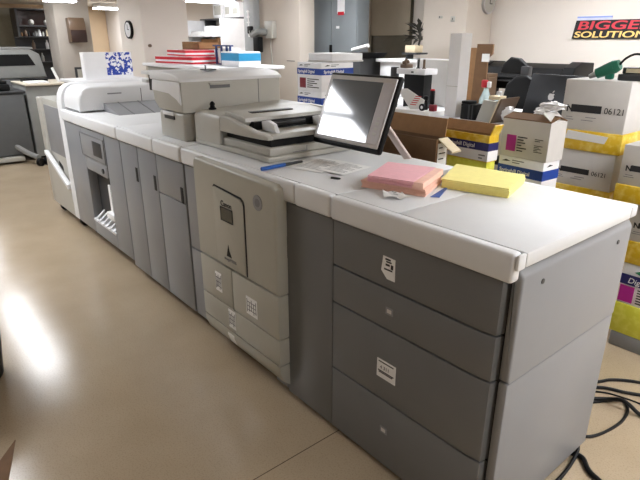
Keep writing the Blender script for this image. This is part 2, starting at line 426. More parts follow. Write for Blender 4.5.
# --- relay and fixing module
t = T('fixing_module', 'middle grey module of the printer with three tall doors and black grip slots', 'printer', (-3.06, 1.58, 0))
part('body', MB().box(-3.516, -2.604, 1.252, 1.935, .07, .952), M_gap, t)
part('foot', MB().cyl((-3.40, 1.32, 0), (-3.40, 1.32, .07), .03), M_black, t)
part('foot', MB().cyl((-2.70, 1.32, 0), (-2.70, 1.32, .07), .03), M_black, t)
part('foot', MB().cyl((-3.40, 1.85, 0), (-3.40, 1.85, .07), .03), M_black, t)
part('foot', MB().cyl((-2.70, 1.85, 0), (-2.70, 1.85, .07), .03), M_black, t)
for x0, x1, zs in ((-3.514, -3.232, None), (-3.226, -2.958, None), (-2.952, -2.606, .72)):
    mb = MB()
    if zs: mb.box(x0, x1, 1.222, 1.26, zs+.003, .949, .006).box(x0, x1, 1.222, 1.26, .07, zs, .006)
    else: mb.box(x0, x1, 1.222, 1.26, .07, .949, .006)
    d = part('door', mb, M_grey, t)
    part('grip_slot', MB().box(x1-.050, x1-.018, 1.2195, 1.2225, .722, .812, .004), M_gap, d)
part('top_cover', MB().box(-3.516, -2.952, 1.244, 1.945, .957, 1.038, .008).box(-2.949, -2.604, 1.244, 1.945, .957, 1.04, .008), M_white, t)
part('front_fascia', MB().box(-3.516, -2.952, 1.206, 1.2435, .953, 1.038, .014, 4).box(-2.949, -2.604, 1.206, 1.2435, .953, 1.04, .014, 4), M_white, t)

# --- finisher
t = T('finisher', 'grey finisher module with small window, display and output slot holding white sheets', 'printer', (-4.1, 1.58, 0))
part('body', MB().box(-4.728, -3.522, 1.30, 1.935, .10, .952), M_grey, t)
for x in (-4.6, -3.7):
    for y in (1.33, 1.85):
        part('foot', MB().cyl((x, y, 0), (x, y, .10), .03), M_black, t)
fp = MB()     # front panel pieces around the output opening x -4.29..-3.87, z .22...63
fp.box(-4.73, -4.30, 1.222, 1.30, .10, .949, .006).box(-3.81, -3.522, 1.222, 1.30, .10, .949, .006)
fp.box(-4.30, -3.81, 1.222, 1.30, .64, .949, .002).box(-4.30, -3.81, 1.222, 1.30, .10, .205, .002)
d = part('front_panel', fp, M_grey, t)
part('seam', MB().box(-3.815, -3.810, 1.2212, 1.2222, .21, .93), M_gap, d)
part('indicator', MB().box(-4.13, -4.05, 1.2195, 1.2225, .957-.01, .975-.01, .004), M_black, d)
wi = part('window_recess', MB().box(-4.34, -3.84, 1.2185, 1.2225, .735, .90, .004), M_side, d)
part('window_edge', MB().box(-4.35, -4.34, 1.217, 1.2225, .73, .905).box(-3.84, -3.83, 1.217, 1.2225, .73, .905).box(-4.34, -3.84, 1.217, 1.2225, .73, .737).box(-4.34, -3.84, 1.217, 1.2225, .898, .905), M_greyd, d)
part('display', MB().box(-4.07, -3.885, 1.2165, 1.2188, .765, .872, .003), M_dark, d, 'dark display')
pl = part('latch_panel', MB().box(-4.27, -3.83, 1.2185, 1.2225, .632, .715, .004), M_side, d)
part('latch_knob', MB().cyl((-3.90, 1.2185, .675), (-3.90, 1.210, .675), .018), M_dark, pl)
ob = part('output_bay', MB().box(-4.30, -3.81, 1.292, 1.302, .20, .64), M_dark, t)
tr = part('output_tray', MB().box(-4.30, -3.81, 1.215, 1.292, .205, .225, .004), M_white, t)
for i in range(6):
    x = -4.26+i*.078
    part('tray_rib', MB().prism([(1.212, .225), (1.292, .225), (1.292, .29)], 0, x, x+.025), M_white, tr)
ps = part('paper_stack', MB().box(-4.02, -3.84, 1.235, 1.285, .295, .34, .003).box(-3.99, -3.87, 1.262, 1.272, .34, .55), M_paper, t, 'white sheets in the output slot')
part('top_cover', MB().box(-4.73, -3.522, 1.244, 1.945, .957, 1.038, .008), M_white, t)
part('front_fascia', MB().box(-4.73, -3.522, 1.204, 1.2435, .953, 1.040, .016, 4), M_white, t)
part('exit_ramp', MB().prism([(-4.03, 1.038), (-4.345, 1.10), (-4.345, 1.038)], 1, 1.43, 1.86), M_side, t, 'grey ramp with two dark ribs')
for y in (1.54, 1.70):
    mb = MB(); mb.prism([(-4.03, 1.0405), (-4.345, 1.104), (-4.345, 1.09), (-4.03, 1.037)], 1, y, y+.008)
    part('ramp_rib', mb, M_greyd, t)

# --- stacker at the far end
t = T('stacker', 'white stacker module with rounded hood and slanted bin at the far end of the printer', 'printer', (-5.1, 1.58, 0))
part('bin_cabinet', MB().box(-5.56, -5.45, 1.226, 1.90, .09, 1.075, .012, 3).box(-5.45, -4.86, 1.25, 1.90, .09, 1.075, .008), M_offw, t)
part('bin_front', MB().prism([(-5.45, .10), (-4.855, .10), (-4.855, .345), (-5.45, .565)], 1, 1.222, 1.25), M_offw, t)
part('bin_lip', MB().prism([(-5.46, .565), (-5.46, .60), (-4.86, .385), (-4.86, .345)], 1, 1.195, 1.235, .006), M_white, t)
part('bin_handle', MB().prism([(-5.20, .535), (-5.10, .50), (-5.10, .46), (-5.20, .495)], 1, 1.246, 1.2495), M_black, t)
part('bin_door', MB().box(-5.40, -4.90, 1.243, 1.251, .60, 1.02, .003), M_side, t)
part('column', MB().prism([(1.222, .10), (1.222, 1.09), (1.232, 1.15), (1.258, 1.198), (1.30, 1.226), (1.345, 1.234), (1.90, 1.234), (1.93, 1.21), (1.93, .10)], 0, -4.86, -4.735, .010, 3), M_white, t)
FIN = [o for o in bpy.data.objects if o.name == 'finisher'][0]
part('hood', MB().prism([(1.246, 1.045), (1.246, 1.11), (1.256, 1.16), (1.278, 1.198), (1.315, 1.222), (1.355, 1.229), (1.88, 1.229), (1.915, 1.20), (1.925, 1.045)], 0, -4.731, -4.345, .020, 4), M_white, FIN)
part('hood_slot', MB().box(-4.70, -4.37, 1.2425, 1.2475, 1.046, 1.056), M_greyd, FIN)
part('hood_seam', MB().box(-4.3465, -4.344, 1.735, 1.741, 1.10, 1.20), M_greyd, FIN)
part('hood_grip', MB().box(-4.3465, -4.342, 1.47, 1.58, 1.165, 1.175, .002), M_side, FIN)
for x in (-5.45, -4.85):
    for y in (1.30, 1.85):
        part('caster', MB().cyl((x-.02, y, .045), (x+.02, y, .045), .045).box(x-.02, x+.02, y-.02, y+.02, .045, .10), M_black, t)

# --- inserter on top
t = T('sheet_inserter', 'boxy warm grey sheet inserter standing on the printer top behind the scanner', 'printer inserter', (-2.85, 1.6, 1.04))
part('lower_housing', MB().box(-2.995, -2.70, 1.295, 1.92, 1.04, 1.188, .012, 3), M_offw, t)
part('upper_housing', MB().prism([(-2.690, 1.194), (-2.690, 1.352), (-3.04, 1.352), (-3.055, 1.30), (-3.04, 1.235), (-2.985, 1.194)], 1, 1.290, 1.93, .010, 3), M_offw, t)
part('lid', MB().prism([(-2.684, 1.353), (-2.690, 1.368), (-2.74, 1.388), (-2.84, 1.398), (-3.03, 1.401), (-3.06, 1.39), (-3.06, 1.353)], 1, 1.282, 1.94, .007, 3), M_white, t)
part('side_cap', MB().prism([(-3.03, 1.352), (-2.70, 1.352), (-2.694, 1.235), (-2.74, 1.262), (-2.83, 1.288), (-3.045, 1.295)], 1, 1.283, 1.2915, .003), M_white, t)
hd = part('handle', MB().prism([(1.452, 1.345), (1.596, 1.345), (1.588, 1.332), (1.46, 1.332)], 0, -2.691, -2.678, .003), M_offw, t)
part('handle_recess', MB().box(-2.6915, -2.688, 1.462, 1.586, 1.314, 1.333), M_greyd, t)
part('side_seam', MB().box(-2.6912, -2.6888, 1.772, 1.776, 1.197, 1.352), M_greyd, t)
part('side_grip', MB().box(-2.93, -2.80, 1.284, 1.297, 1.17, 1.19, .004), M_white, t)
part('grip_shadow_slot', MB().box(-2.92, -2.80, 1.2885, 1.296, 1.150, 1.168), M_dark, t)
part('feed_tray', MB().box(-3.22, -3.06, 1.30, 1.60, 1.372, 1.392, .004).box(-3.22, -3.14, 1.30, 1.60, 1.325, 1.345, .004), M_white, t)
part('feed_mouth', MB().box(-3.14, -3.055, 1.31, 1.58, 1.285, 1.372, .004), M_black, t)
part('lid_clip', MB().box(-2.86, -2.80, 1.50, 1.57, 1.402, 1.407).box(-2.805, -2.80, 1.50, 1.506, 1.402, 1.43), M_dark, t)

# --- document scanner
t = T('document_scanner', 'grey white flatbed scanner with document feeder on the printer top', 'scanner', (-2.25, 1.63, 1.04))
part('platen_base', MB().box(-2.655, -1.965, 1.335, 1.90, 1.041, 1.066, .006).box(-2.645, -1.975, 1.35, 1.89, 1.066, 1.104, .008), M_offw, t)
part('base_seam', MB().box(-1.9755, -1.9735, 1.56, 1.563, 1.073, 1.098).box(-1.9755, -1.9735, 1.48, 1.56, 1.072, 1.075), M_greyd, t)
part('left_housing', MB().prism([(1.335, 1.066), (1.335, 1.188), (1.345, 1.206), (1.40, 1.214), (1.90, 1.232), (1.90, 1.066)], 0, -2.655, -2.385, .012, 3), M_offw, t)
part('feeder_gap_shade', MB().box(-2.39, -2.0, 1.375, 1.88, 1.104, 1.140), M_black, t)  # black block stands in for the shade under the feeder
part('feeder_tray', MB().box(-2.39, -1.995, 1.366, 1.87, 1.140, 1.156, .004), M_offw, t)
part('front_lip', MB().prism([(-2.386, 1.135), (-2.386, 1.208), (-2.32, 1.210), (-2.28, 1.204), (-2.06, 1.168), (-1.985, 1.164), (-1.965, 1.156), (-1.965, 1.143), (-2.02, 1.139), (-2.20, 1.135)], 1, 1.335, 1.366, .006, 3), M_offw, t)
part('side_lip', MB().box(-2.004, -1.976, 1.366, 1.90, 1.140, 1.164, .006, 3), M_offw, t)
part('feed_cover', MB().prism([(-2.384, 1.165), (-2.384, 1.226), (-2.36, 1.232), (-2.24, 1.222), (-2.20, 1.212), (-2.195, 1.195), (-2.23, 1.165)], 1, 1.367, 1.90, .006, 3), M_offw, t)
part('feed_slot', MB().box(-2.30, -2.262, 1.45, 1.70, 1.2235, 1.2290), M_black, t)
part('feed_mouth', MB().box(-2.225, -2.17, 1.40, 1.86, 1.157, 1.196), M_black, t)
part('roller', MB().cyl((-2.165, 1.50, 1.182), (-2.165, 1.70, 1.182), .011, n=14), M_dark, t)
for y0, y1 in ((1.43, 1.455), (1.74, 1.765)):
    part('paper_guide', MB().prism([(-2.15, 1.157), (-2.155, 1.198), (-2.11, 1.208), (-2.06, 1.196), (-2.035, 1.157)], 1, y0, y1, .005), M_white, t)
part('rear_rim', MB().prism([(-2.38, 1.157), (-2.38, 1.234), (-2.12, 1.228), (-2.03, 1.214), (-1.985, 1.18), (-1.976, 1.157)], 1, 1.872, 1.905, .008, 3), M_offw, t)
solo('bottle_stopper', MB().lathe((-2.60, 1.42, 1.2145), [(.020, 0), (.021, .006), (.013, .012), (.012, .022), (.015, .027), (.011, .036), (.004, .042)], 18), M_black,
     'small black stopper standing on the scanner corner', 'stopper', (-2.60, 1.42, 1.2145))

# --- touch screen
cx, cy, cz = -1.7508, 1.648, 1.269
t = T('touchscreen_monitor', 'tilted touch screen monitor with silver bezel and black shell above the printer', 'monitor', (-1.75, 1.72, 1.04))
RT = Matrix.Translation((cx, cy, cz)) @ Matrix.Rotation(-.379, 4, 'X')
W_, H_ = .2192, .1655
part('shell', MB().box(-W_, W_, .0, .026, -H_, H_, .012, 4, M=RT), M_black, t)
part('bezel', MB().box(-W_+.012, W_-.014, -.006, .004, -H_+.02, H_-.014, .005, 3, M=RT), M_silver, t)
part('screen', MB().box(-W_+.032, W_-.085, -.0075, -.004, -H_+.036, H_-.034, .001, 1, M=RT), M_screen, t, 'grey glass screen reflecting ceiling lights')
part('key_panel', MB().box(W_-.080, W_-.022, -.0075, -.004, -H_+.036, H_-.034, .001, 1, M=RT), mat('key panel plastic', (178, 172, 172), .4), t)
bt = MB()
for i in range(4):
    z = -.02-i*.022; bt.box(W_-.062, W_-.040, -.0090, -.007, z-.006, z+.006, .001, 1, M=RT)
part('key', bt, M_offw, t)
part('arm', MB().prism([(-1.775, 1.165), (-1.745, 1.180), (-1.600, 1.050), (-1.640, 1.041)], 1, 1.868, 1.884, .003), mat('pale support plastic', (214, 196, 188), .5), t, 'pale slanted support')
part('neck', MB().tube([(-1.75, 1.68, 1.26), (-1.75, 1.76, 1.22), (-1.755, 1.86, 1.172)], .02, 12), M_dark, t)

# ------------------------------------------------------------------ things on the printer top
t = T('marker_pen', 'blue marker pen with grey tip lying in front of the scanner', 'pen', (-1.88, 1.35, 1.04))
part('barrel', MB().cyl((-1.872, 1.235, 1.0475), (-1.880, 1.362, 1.0475), .0085), M_bluep, t)
part('tip', MB().cyl((-1.880, 1.362, 1.0475), (-1.884, 1.462, 1.0475), .0078, .005), M_dark, t)
def page(loc, w, d, rz, label, z, bend=0):
    t = T('paper_sheet', label, 'paper', (loc[0], loc[1], z), 'loose pages beside the monitor')
    part('sheet', MB().sheet([(loc[0]-w/2, loc[1]-d/2, z), (loc[0]+w/2, loc[1]-d/2, z), (loc[0]+w/2, loc[1]+d/2, z), (loc[0]-w/2, loc[1]+d/2, z)], 6, 6, lambda u, v: bend*(u-.5)**2, .0008), M_paper, t)
    mb = MB()
    for i in range(9):
        y = loc[1]+d*.36-i*d*.085
        mb.box(loc[0]-w*.38, loc[0]+w*(.36 if i % 3 else .1), y-.0018, y+.0018, z+.0009+bend*.15, z+.0012+bend*.15)
    part('print', mb, M_greyink, t)
    t.rotation_euler.z = rz
page((-1.80, 1.50), .19, .25, .25, 'printed white sheet lying below the monitor', 1.0405)
page((-1.675, 1.53), .15, .20, .15, 'second printed white sheet, nearer the pink paper', 1.0424)
solo('paper_clip', MB().tube([(-1.585, 1.375, 1.042), (-1.555, 1.385, 1.042), (-1.552, 1.393, 1.043), (-1.585, 1.383, 1.043), (-1.583, 1.377, 1.044)], .003), M_ink, 'tiny black clip lying on the bare printer top', 'clip', (-1.57, 1.38, 1.04))

# reams
def ream(name, label, quad, z0, z1, m, wob=.004, layers=6):
    """loose stack of sheets: every layer shifted a little"""
    c = sum((Vector(q) for q in quad), Vector((0, 0)))/4
    t = T(name, label, 'paper', (c.x, c.y, z0))
    mb = MB(); h = (z1-z0)/layers
    for i in range(layers):
        dx, dy = (random.random()-.5)*wob, (random.random()-.5)*wob
        mb.prism([(q[0]+dx, q[1]+dy) for q in quad], 2, z0+i*h, z0+(i+1)*h-.0006, .0008, 1)
    part('sheets', mb, m, t)
    return t
rm = ream('paper_ream', 'salmon paper ream, lower one of the two pinkish reams', [(-1.405, 1.375), (-1.160, 1.452), (-1.250, 1.655), (-1.480, 1.575)], 1.0405, 1.068, M_salmon, .010)
rm = ream('paper_ream', 'pink paper ream, upper one of the two pinkish reams', [(-1.375, 1.372), (-1.200, 1.425), (-1.295, 1.665), (-1.490, 1.600)], 1.0685, 1.094, M_pink, .008)
part('wrapper', MB().prism([(-1.205, 1.424), (-1.165, 1.437), (-1.262, 1.672), (-1.300, 1.662)], 2, 1.0690, 1.0915, .001), M_salmon, rm)
rm = ream('paper_ream', 'pale yellow paper ream beside the pink reams', [(-1.208, 1.598), (-.965, 1.662), (-1.042, 1.895), (-1.330, 1.852)], 1.0405, 1.076, M_yellow, .006)
st = T('paper_sheet', 'small white sheet with a blue edge under the salmon ream', 'paper', (-1.2, 1.52, 1.04))
part('sheet', MB().prism([(-1.150, 1.462), (-1.125, 1.485), (-1.205, 1.63), (-1.235, 1.62)], 2, 1.040, 1.0415), M_paper, st)
part('blue_edge', MB().prism([(-1.150, 1.462), (-1.125, 1.482), (-1.198, 1.630), (-1.203, 1.628)], 2, 1.0415, 1.0435), M_bluep, st)
cr = T('paper_scrap', 'crumpled white paper scrap in front of the pink paper', 'paper', (-1.24, 1.38, 1.04))
part('scrap', MB().sheet([(-1.235, 1.318, 1.041), (-1.165, 1.378, 1.041), (-1.235, 1.408, 1.041), (-1.300, 1.372, 1.041)], 10, 8,
     lambda u, v: .010*abs(math.sin(5*u+2*v))+.012*abs(u-.5)*abs(math.cos(4*v)), .001), M_paper, cr)
part('print', MB().box(-1.255, -1.235, 1.375, 1.380, 1.054, 1.0545).box(-1.235, -1.215, 1.362, 1.366, 1.053, 1.0535), M_greyink, cr)

# ------------------------------------------------------------------ cartons behind the printer
def lines_block(parent, x0, x1, y, z0, z1, n, m=None, facing='front'):
    mb = MB(); h = (z1-z0)/n
    for i in range(n):
        w = (x1-x0)*(.95, .6, .8, .45)[i % 4]
        z = z1-(i+.5)*h
        if facing == 'front': mb.box(x0, x0+w, y-.0008, y, z-h*.22, z+h*.22)
        else: mb.box(y, y+.0008, x0, x0+w, z-h*.22, z+h*.22)
    return part('print', mb, m or M_greyink, parent)

def lidded(label, x0, x1, y0, y1, z0, z1, zb, number=True, slip=False, rz=0):
    t = T('paper_carton', label, 'box', ((x0+x1)/2, (y0+y1)/2, z0), 'white cartons with yellow bases')
    b = part('carton_base', MB().box(x0, x1, y0, y1, z0, zb, .004), M_ybase, t, 'yellow printed base')
    l = part('carton_lid', MB().box(x0+.006, x1-.006, y0+.006, y1-.006, zb, z1, .004), M_boxw, t, 'white lid')
    w = x1-x0; h = z1-zb; y = y0+.006
    lettering(l, 'N', (x0+.03, y-.001, zb+h*.36), h*.19, M_ink, bold=.0012)
    part('redaction_bar', MB().box(x0+.055, x0+w*.62, y-.0012, y, zb+h*.36, zb+h*.36+h*.15), M_ink, l, 'black bar hiding a name')
    if number: lettering(l, '06121', (x0+w*.66, y-.001, zb+h*.37), h*.17, M_ink, sx=.95)
    mb = MB()
    for (a, c, e) in ((.08, .22, .20), (.34, .52, .20), (.40, .56, .26), (.10, .2, .25)):
        mb.box(x0+w*a, x0+w*c, y-.0008, y, zb+h*e, zb+h*e+.003)
    part('print', mb, M_greyink, l)
    if slip:
        part('packing_slip', MB().prism([(x0+.06, zb-.004), (x0+w*.80, zb-.018), (x0+w*.76, zb-.055), (x0+.05, zb-.048)], 1, y0-.003, y0-.0005), M_paper, b, 'white paper slip')
    t.rotation_euler.z = rz
    return t
yA = 2.93
# column with the printed number, floor upwards
lidded('white and yellow carton, bottom of the tall stack beside the open box', -1.47, -1.13, yA, yA+.30, 0, .345, .11)
lidded('white and yellow carton, second from the floor in the tall stack', -1.47, -1.13, yA, yA+.30, .346, .691, .45)
lidded('white and yellow carton marked 06121, second from top of its stack', -1.465, -1.125, yA, yA+.30, .692, .998, .80)
top = lidded('white carton marked 06121 carrying the green tool, topmost of its stack', -1.462, -1.115, yA, yA+.30, .999, 1.365, 1.105, slip=True)
# right column
yB = 2.85
solo('box_riser', MB().box(-.955, -.56, yB, yB+.34, 0, .085, .008), M_side, 'grey riser block on the floor under the lime box', 'riser', (-.75, yB+.17, 0))
t = T('paper_carton', 'lime yellow box with white top printed navy and magenta, lowest on the grey riser', 'box', (-.75, yB+.16, .085))
b = part('carton_base', MB().box(-.965, -.58, yB, yB+.32, .085, .255, .004), M_ygreen, t, 'lime yellow base')
l = part('carton_lid', MB().box(-.960, -.585, yB+.005, yB+.315, .255, .48, .004), M_boxb, t, 'white lid printed navy and magenta')
part('navy_band', MB().box(-.961, -.586, yB+.002, yB+.006, .365, .42), M_navy, l)
lettering(l, 'Digital', (-.925, yB+.0015, .377), .042, M_boxb, shear=.2)
part('magenta_patch', MB().box(-.955, -.885, yB+.002, yB+.006, .268, .358), M_magenta, l)
lines_block(l, -.87, -.76, yB+.005, .268, .355, 6, M_ink)
part('leaf_mark', MB().prism([(-.90, .44), (-.87, .455), (-.83, .452), (-.80, .436), (-.83, .428), (-.87, .43)], 1, yB+.002, yB+.006), M_green, l, 'green printed leaf mark')
lidded('white and yellow carton between the lime box and the upper right carton', -.985, -.64, yB, yB+.31, .481, .80, .60, number=False)
lidded('white and yellow carton on top of the stack at the frame edge', -1.065, -.72, yB-.03, yB+.29, .801, 1.082, .885, number=False)

# folding table behind the printer
t = T('folding_table', 'beige folding table behind the printer carrying paper cartons', 'table', (-2.55, 2.55, 0))
part('table_top', MB().box(-3.9, -1.50, 2.10, 2.90, .715, .74, .006), M_beige, t)
for x in (-3.8, -1.6):
    for y in (2.18, 2.82):
        part('leg', MB().cyl((x, y, 0), (x, y, .715), .016), M_dark, t)

# open white carton with magenta print on the one with the blue band
def bluebox(label, x0, x1, y0, y1, z0, z1, group=None, patch=M_dred, rz=0, top=True):
    t = T('paper_carton', label, 'box', ((x0+x1)/2, (y0+y1)/2, z0), group)
    h = z1-z0; w = x1-x0
    b = part('carton_body', MB().box(x0, x1, y0, y1, z0, z1, .004), M_boxb, t)
    part('blue_band', MB().box(x0-.001, x1+.001, y0-.001, y1+.001, z1-h*.42, z1-h*.20), M_blue, t, 'blue printed band')
    lettering(t, 'Springhill Digital', (x0+.012, y0-.0016, z1-h*.36), w*.105, M_boxb, bold=.0004)
    if y1-y0 > .25: lettering(t, 'Springhill Digital', (x1+.0016, y0+.02, z1-h*.36), w*.105, M_boxb, facing=EAST, bold=.0004)
    part('swoosh', MB().prism([(x0+.02, z1-h*.12), (x0+.045, z1-h*.07), (x0+.075, z1-h*.10), (x0+.05, z1-h*.115)], 1, y0-.001, y0), M_ink, t)
    part('swoosh', MB().prism([(y0+.03, z1-h*.12), (y0+.055, z1-h*.07), (y0+.085, z1-h*.10), (y0+.06, z1-h*.115)], 0, x1, x1+.001), M_ink, t)
    lines_block(t, x0+.085, x0+.16, y0, z1-h*.15, z1-h*.05, 2)
    if y1-y0 > .25: lines_block(t, y0+.09, y0+.17, x1, z1-h*.15, z1-h*.05, 2, facing='side')
    part('colour_patch', MB().box(x0+.03, x0+w*.36, y0-.001, y0, z0+h*.10, z0+h*.46), patch, t)
    lines_block(t, x0+w*.42, x0+w*.92, y0, z0+h*.10, z0+h*.46, 5, M_ink)
    t.rotation_euler.z = rz
    return t
bluebox('white carton with blue band underneath the open magenta box', -1.60, -1.33, 2.60, 2.745, .741, .975, rz=-.06)
t = T('paper_carton', 'open white carton with magenta patch and plastic in its flaps', 'box', (-1.465, 2.6725, .976))
mb = MB(); x0, x1, y0, y1, z0, z1 = -1.60, -1.322, 2.60, 2.745, .976, 1.172
mb.box(x0, x1, y0, y0+.006, z0, z1).box(x0, x1, y1-.006, y1, z0, z1).box(x0, x0+.006, y0+.006, y1-.006, z0, z1).box(x1-.006, x1, y0+.006, y1-.006, z0, z1).box(x0+.006, x1-.006, y0+.006, y1-.006, z0, z0+.006)
part('carton_body', mb, M_boxw, t)
part('flap', MB().prism([(y0, z1), (y0+.075, z1+.020), (y0+.075, z1+.026), (y0, z1+.005)], 0, x0, x1), M_cardd, t, 'brown inside flap')
part('flap', MB().prism([(y1, z1), (y1-.065, z1+.022), (y1-.065, z1+.028), (y1, z1+.005)], 0, x0, x1), M_cardd, t, 'brown inside flap')
part('flap', MB().prism([(x1, z1), (x1-.06, z1+.045), (x1-.064, z1+.042), (x1-.005, z1)], 1, y0+.01, y1-.01), M_boxw, t)
part('magenta_patch', MB().box(x0+.035, x0+.092, y0-.001, y0, z0+.03, z0+.115), M_magenta, t)
lines_block(t, x0+.10, x0+.16, y0, z0+.03, z0+.115, 6, M_ink)
lines_block(t, x0+.20, x0+.25, y0, z0+.04, z0+.08, 5, M_ink)
lines_block(t, x0+.20, x0+.25, y0, z0+.095, z0+.112, 2, M_ink)
t.rotation_euler.z = -.06
def crumple(name, label, c, r, sx, sy, sz, m=M_bag):
    solo(name, MB().blob(c, r, sx, sy, sz, 3, .55), m, label, 'plastic bag', (c[0], c[1], c[2]-r*sz))
crumple('plastic_bag', 'crumpled white plastic on top of the open magenta box', (-1.385, 2.70, 1.245), .042, 1.5, .8, .5)

# open yellow tray carton on the green one
bx = T('paper_carton', 'yellow green carton below the open yellow carton with the navy band', 'box', (-1.66, 2.405, .741))
part('carton_body', MB().box(-1.84, -1.495, 2.335, 2.405, .741, .985, .004), M_ygreen, bx)
bx.rotation_euler.z = -.03
t = T('paper_carton', 'open yellow carton with brown inside and navy blue band', 'box', (-1.66, 2.405, .986))
x0, x1, y0, y1, z0, z1 = -1.845, -1.492, 2.330, 2.410, .986, 1.118
mb = MB().box(x0, x1, y0, y0+.006, z0, z1).box(x0, x1, y1-.006, y1, z0, z1).box(x0, x0+.006, y0+.006, y1-.006, z0, z1).box(x1-.006, x1, y0+.006, y1-.006, z0, z1).box(x0, x1, y0, y1, z0-.0005, z0+.005)
part('carton_body', mb, M_ybase, t)
part('navy_band', MB().box(x0-.001, x1+.001, y0-.001, y1+.001, z0+.055, z0+.095), M_navy, t, 'navy printed band')
lettering(t, 'Springhill Digital', (x0+.09, y0-.0015, z0+.066), .028, M_boxb)
part('white_band', MB().box(x0-.001, x1+.001, y0-.001, y1+.001, z0+.004, z0+.055), M_boxb, t, 'white printed band')
lines_block(t, x0+.09, x0+.17, y0-.001, z0+.02, z0+.04, 1)
lines_block(t, x0+.30, x0+.34, y0-.001, z0+.01, z0+.04, 2)
part('lining', MB().box(x0+.006, x0+.009, y0+.006, y1-.006, z0, z1).box(x1-.009, x1-.006, y0+.006, y1-.006, z0, z1).box(x0, x1, y1-.009, y1-.006, z0, z1), M_card, t, 'brown inside')
part('flap', MB().prism([(y1, z1), (y1+.02, z1+.045), (y1+.014, z1+.047), (y1-.006, z1)], 0, x0+.02, x1), M_card, t, 'brown inside flap')
part('flap', MB().prism([(x1, z1), (x1+.02, z1+.05), (x1+.015, z1+.052), (x1-.006, z1)], 1, y0+.01, y1), M_ybase, t)
t.rotation_euler.z = -.03

# brown open cardboard box
bb = T('carton_stand', 'low white carton under the open brown cardboard box', 'box', (-1.98, 2.3, .741))
part('carton_body', MB().box(-2.20, -1.72, 2.11, 2.22, .741, .93, .004), M_boxw, bb)
t = T('cardboard_box', 'open brown cardboard box with raised flaps behind the monitor', 'box', (-1.95, 2.33, .931))
x0, x1, y0, y1, z0, z1 = -2.26, -1.655, 2.12, 2.215, .931, 1.100
mb = MB().box(x0, x1, y0, y0+.006, z0, z1).box(x0, x1, y1-.006, y1, z0, z1).box(x0, x0+.006, y0+.006, y1-.006, z0, z1).box(x1-.006, x1, y0+.006, y1-.006, z0, z1).box(x0, x1, y0, y1, z0-.0005, z0+.005)
part('box_body', mb, M_cardd, t)
part('flap', MB().prism([(y1, z1), (y1+.012, z1+.092), (y1+.006, z1+.092), (y1-.006, z1)], 0, x0, x1-.02), M_card, t)
part('flap', MB().prism([(x1, z1), (x1+.085, z1-.055), (x1+.088, z1-.048), (x1, z1+.006)], 1, y0+.015, y0+.085), M_manila, t, 'pale side flap folded down')
part('shipping_label', MB().box(x1, x1+.0015, y0+.015, y0+.085, z0+.02, z1-.02), M_paper, t, 'white shipping label')
lb = MB()
for i in range(4): lb.box(x1+.0015, x1+.0022, y0+.022, y0+.05+.012*(i % 3), z0+.04+i*.028, z0+.046+i*.028)
part('print', lb, M_ink, t)

# blue banded cartons behind the scanner
yC = 2.58
rx0, rx1 = -3.37, -3.085
solo('carton_support', MB().box(rx0, rx1, yC, yC+.31, .741, .984, .004), M_boxw, 'plain white carton under the blue banded cartons', 'box', (-3.22, yC+.15, .741))
GB = 'blue banded cartons behind the scanner'
bluebox('white carton with blue band, lower of the pair behind the scanner', rx0, rx1, yC, yC+.31, .985, 1.204)
bluebox('white carton with blue band, upper of the pair behind the scanner', rx0, rx1, yC, yC+.31, 1.205, 1.405)
t = T('flat_box', 'plain flat white box on top of the blue banded cartons', 'box', (-3.25, yC+.17, 1.406))
part('box_body', MB().box(-3.37, -3.10, yC+.11, yC+.42, 1.407, 1.468, .004), M_boxb, t)
part('box_rim', MB().box(-3.375, -3.095, yC+.105, yC+.425, 1.407, 1.418, .003), M_boxw, t)

# ------------------------------------------------------------------ things on the cartons at the right
t = T('hand_tool', 'green handheld power tool with black cord lying on the topmost carton', 'tool', (-1.24, 3.0, 1.366))
P0 = Vector((-1.345, 2.97, 1.385)); 
part('nozzle', MB().cyl((-1.352, 2.97, 1.380), (-1.312, 2.97, 1.398), .012, .018), M_steel, t)
part('tool_body', MB().cyl((-1.318, 2.97, 1.396), (-1.240, 2.98, 1.432), .026, .034).cyl((-1.240, 2.98, 1.432), (-1.215, 2.98, 1.444), .034, .026), M_greent, t)
part('grip', MB().box(-1.275, -1.235, 2.965, 2.995, 1.37, 1.42, .008), M_greent, t)
part('cord', MB().tube([(-1.218, 2.98, 1.442), (-1.19, 2.98, 1.475), (-1.15, 2.99, 1.495), (-1.10, 3.0, 1.48), (-1.08, 3.01, 1.43), (-1.085, 3.02, 1.40)], .006), M_black, t)
t = T('label_printer', 'small dark device with pale label on the topmost carton', 'device', (-1.15, 3.06, 1.366))
part('device_body', MB().box(-1.225, -1.105, 3.0, 3.12, 1.366, 1.398, .006).box(-1.215, -1.105, 3.02, 3.12, 1.398, 1.430, .006), M_dark, t)
part('label_sticker', MB().box(-1.195, -1.125, 3.0185, 3.0205, 1.404, 1.424), M_manila, t)

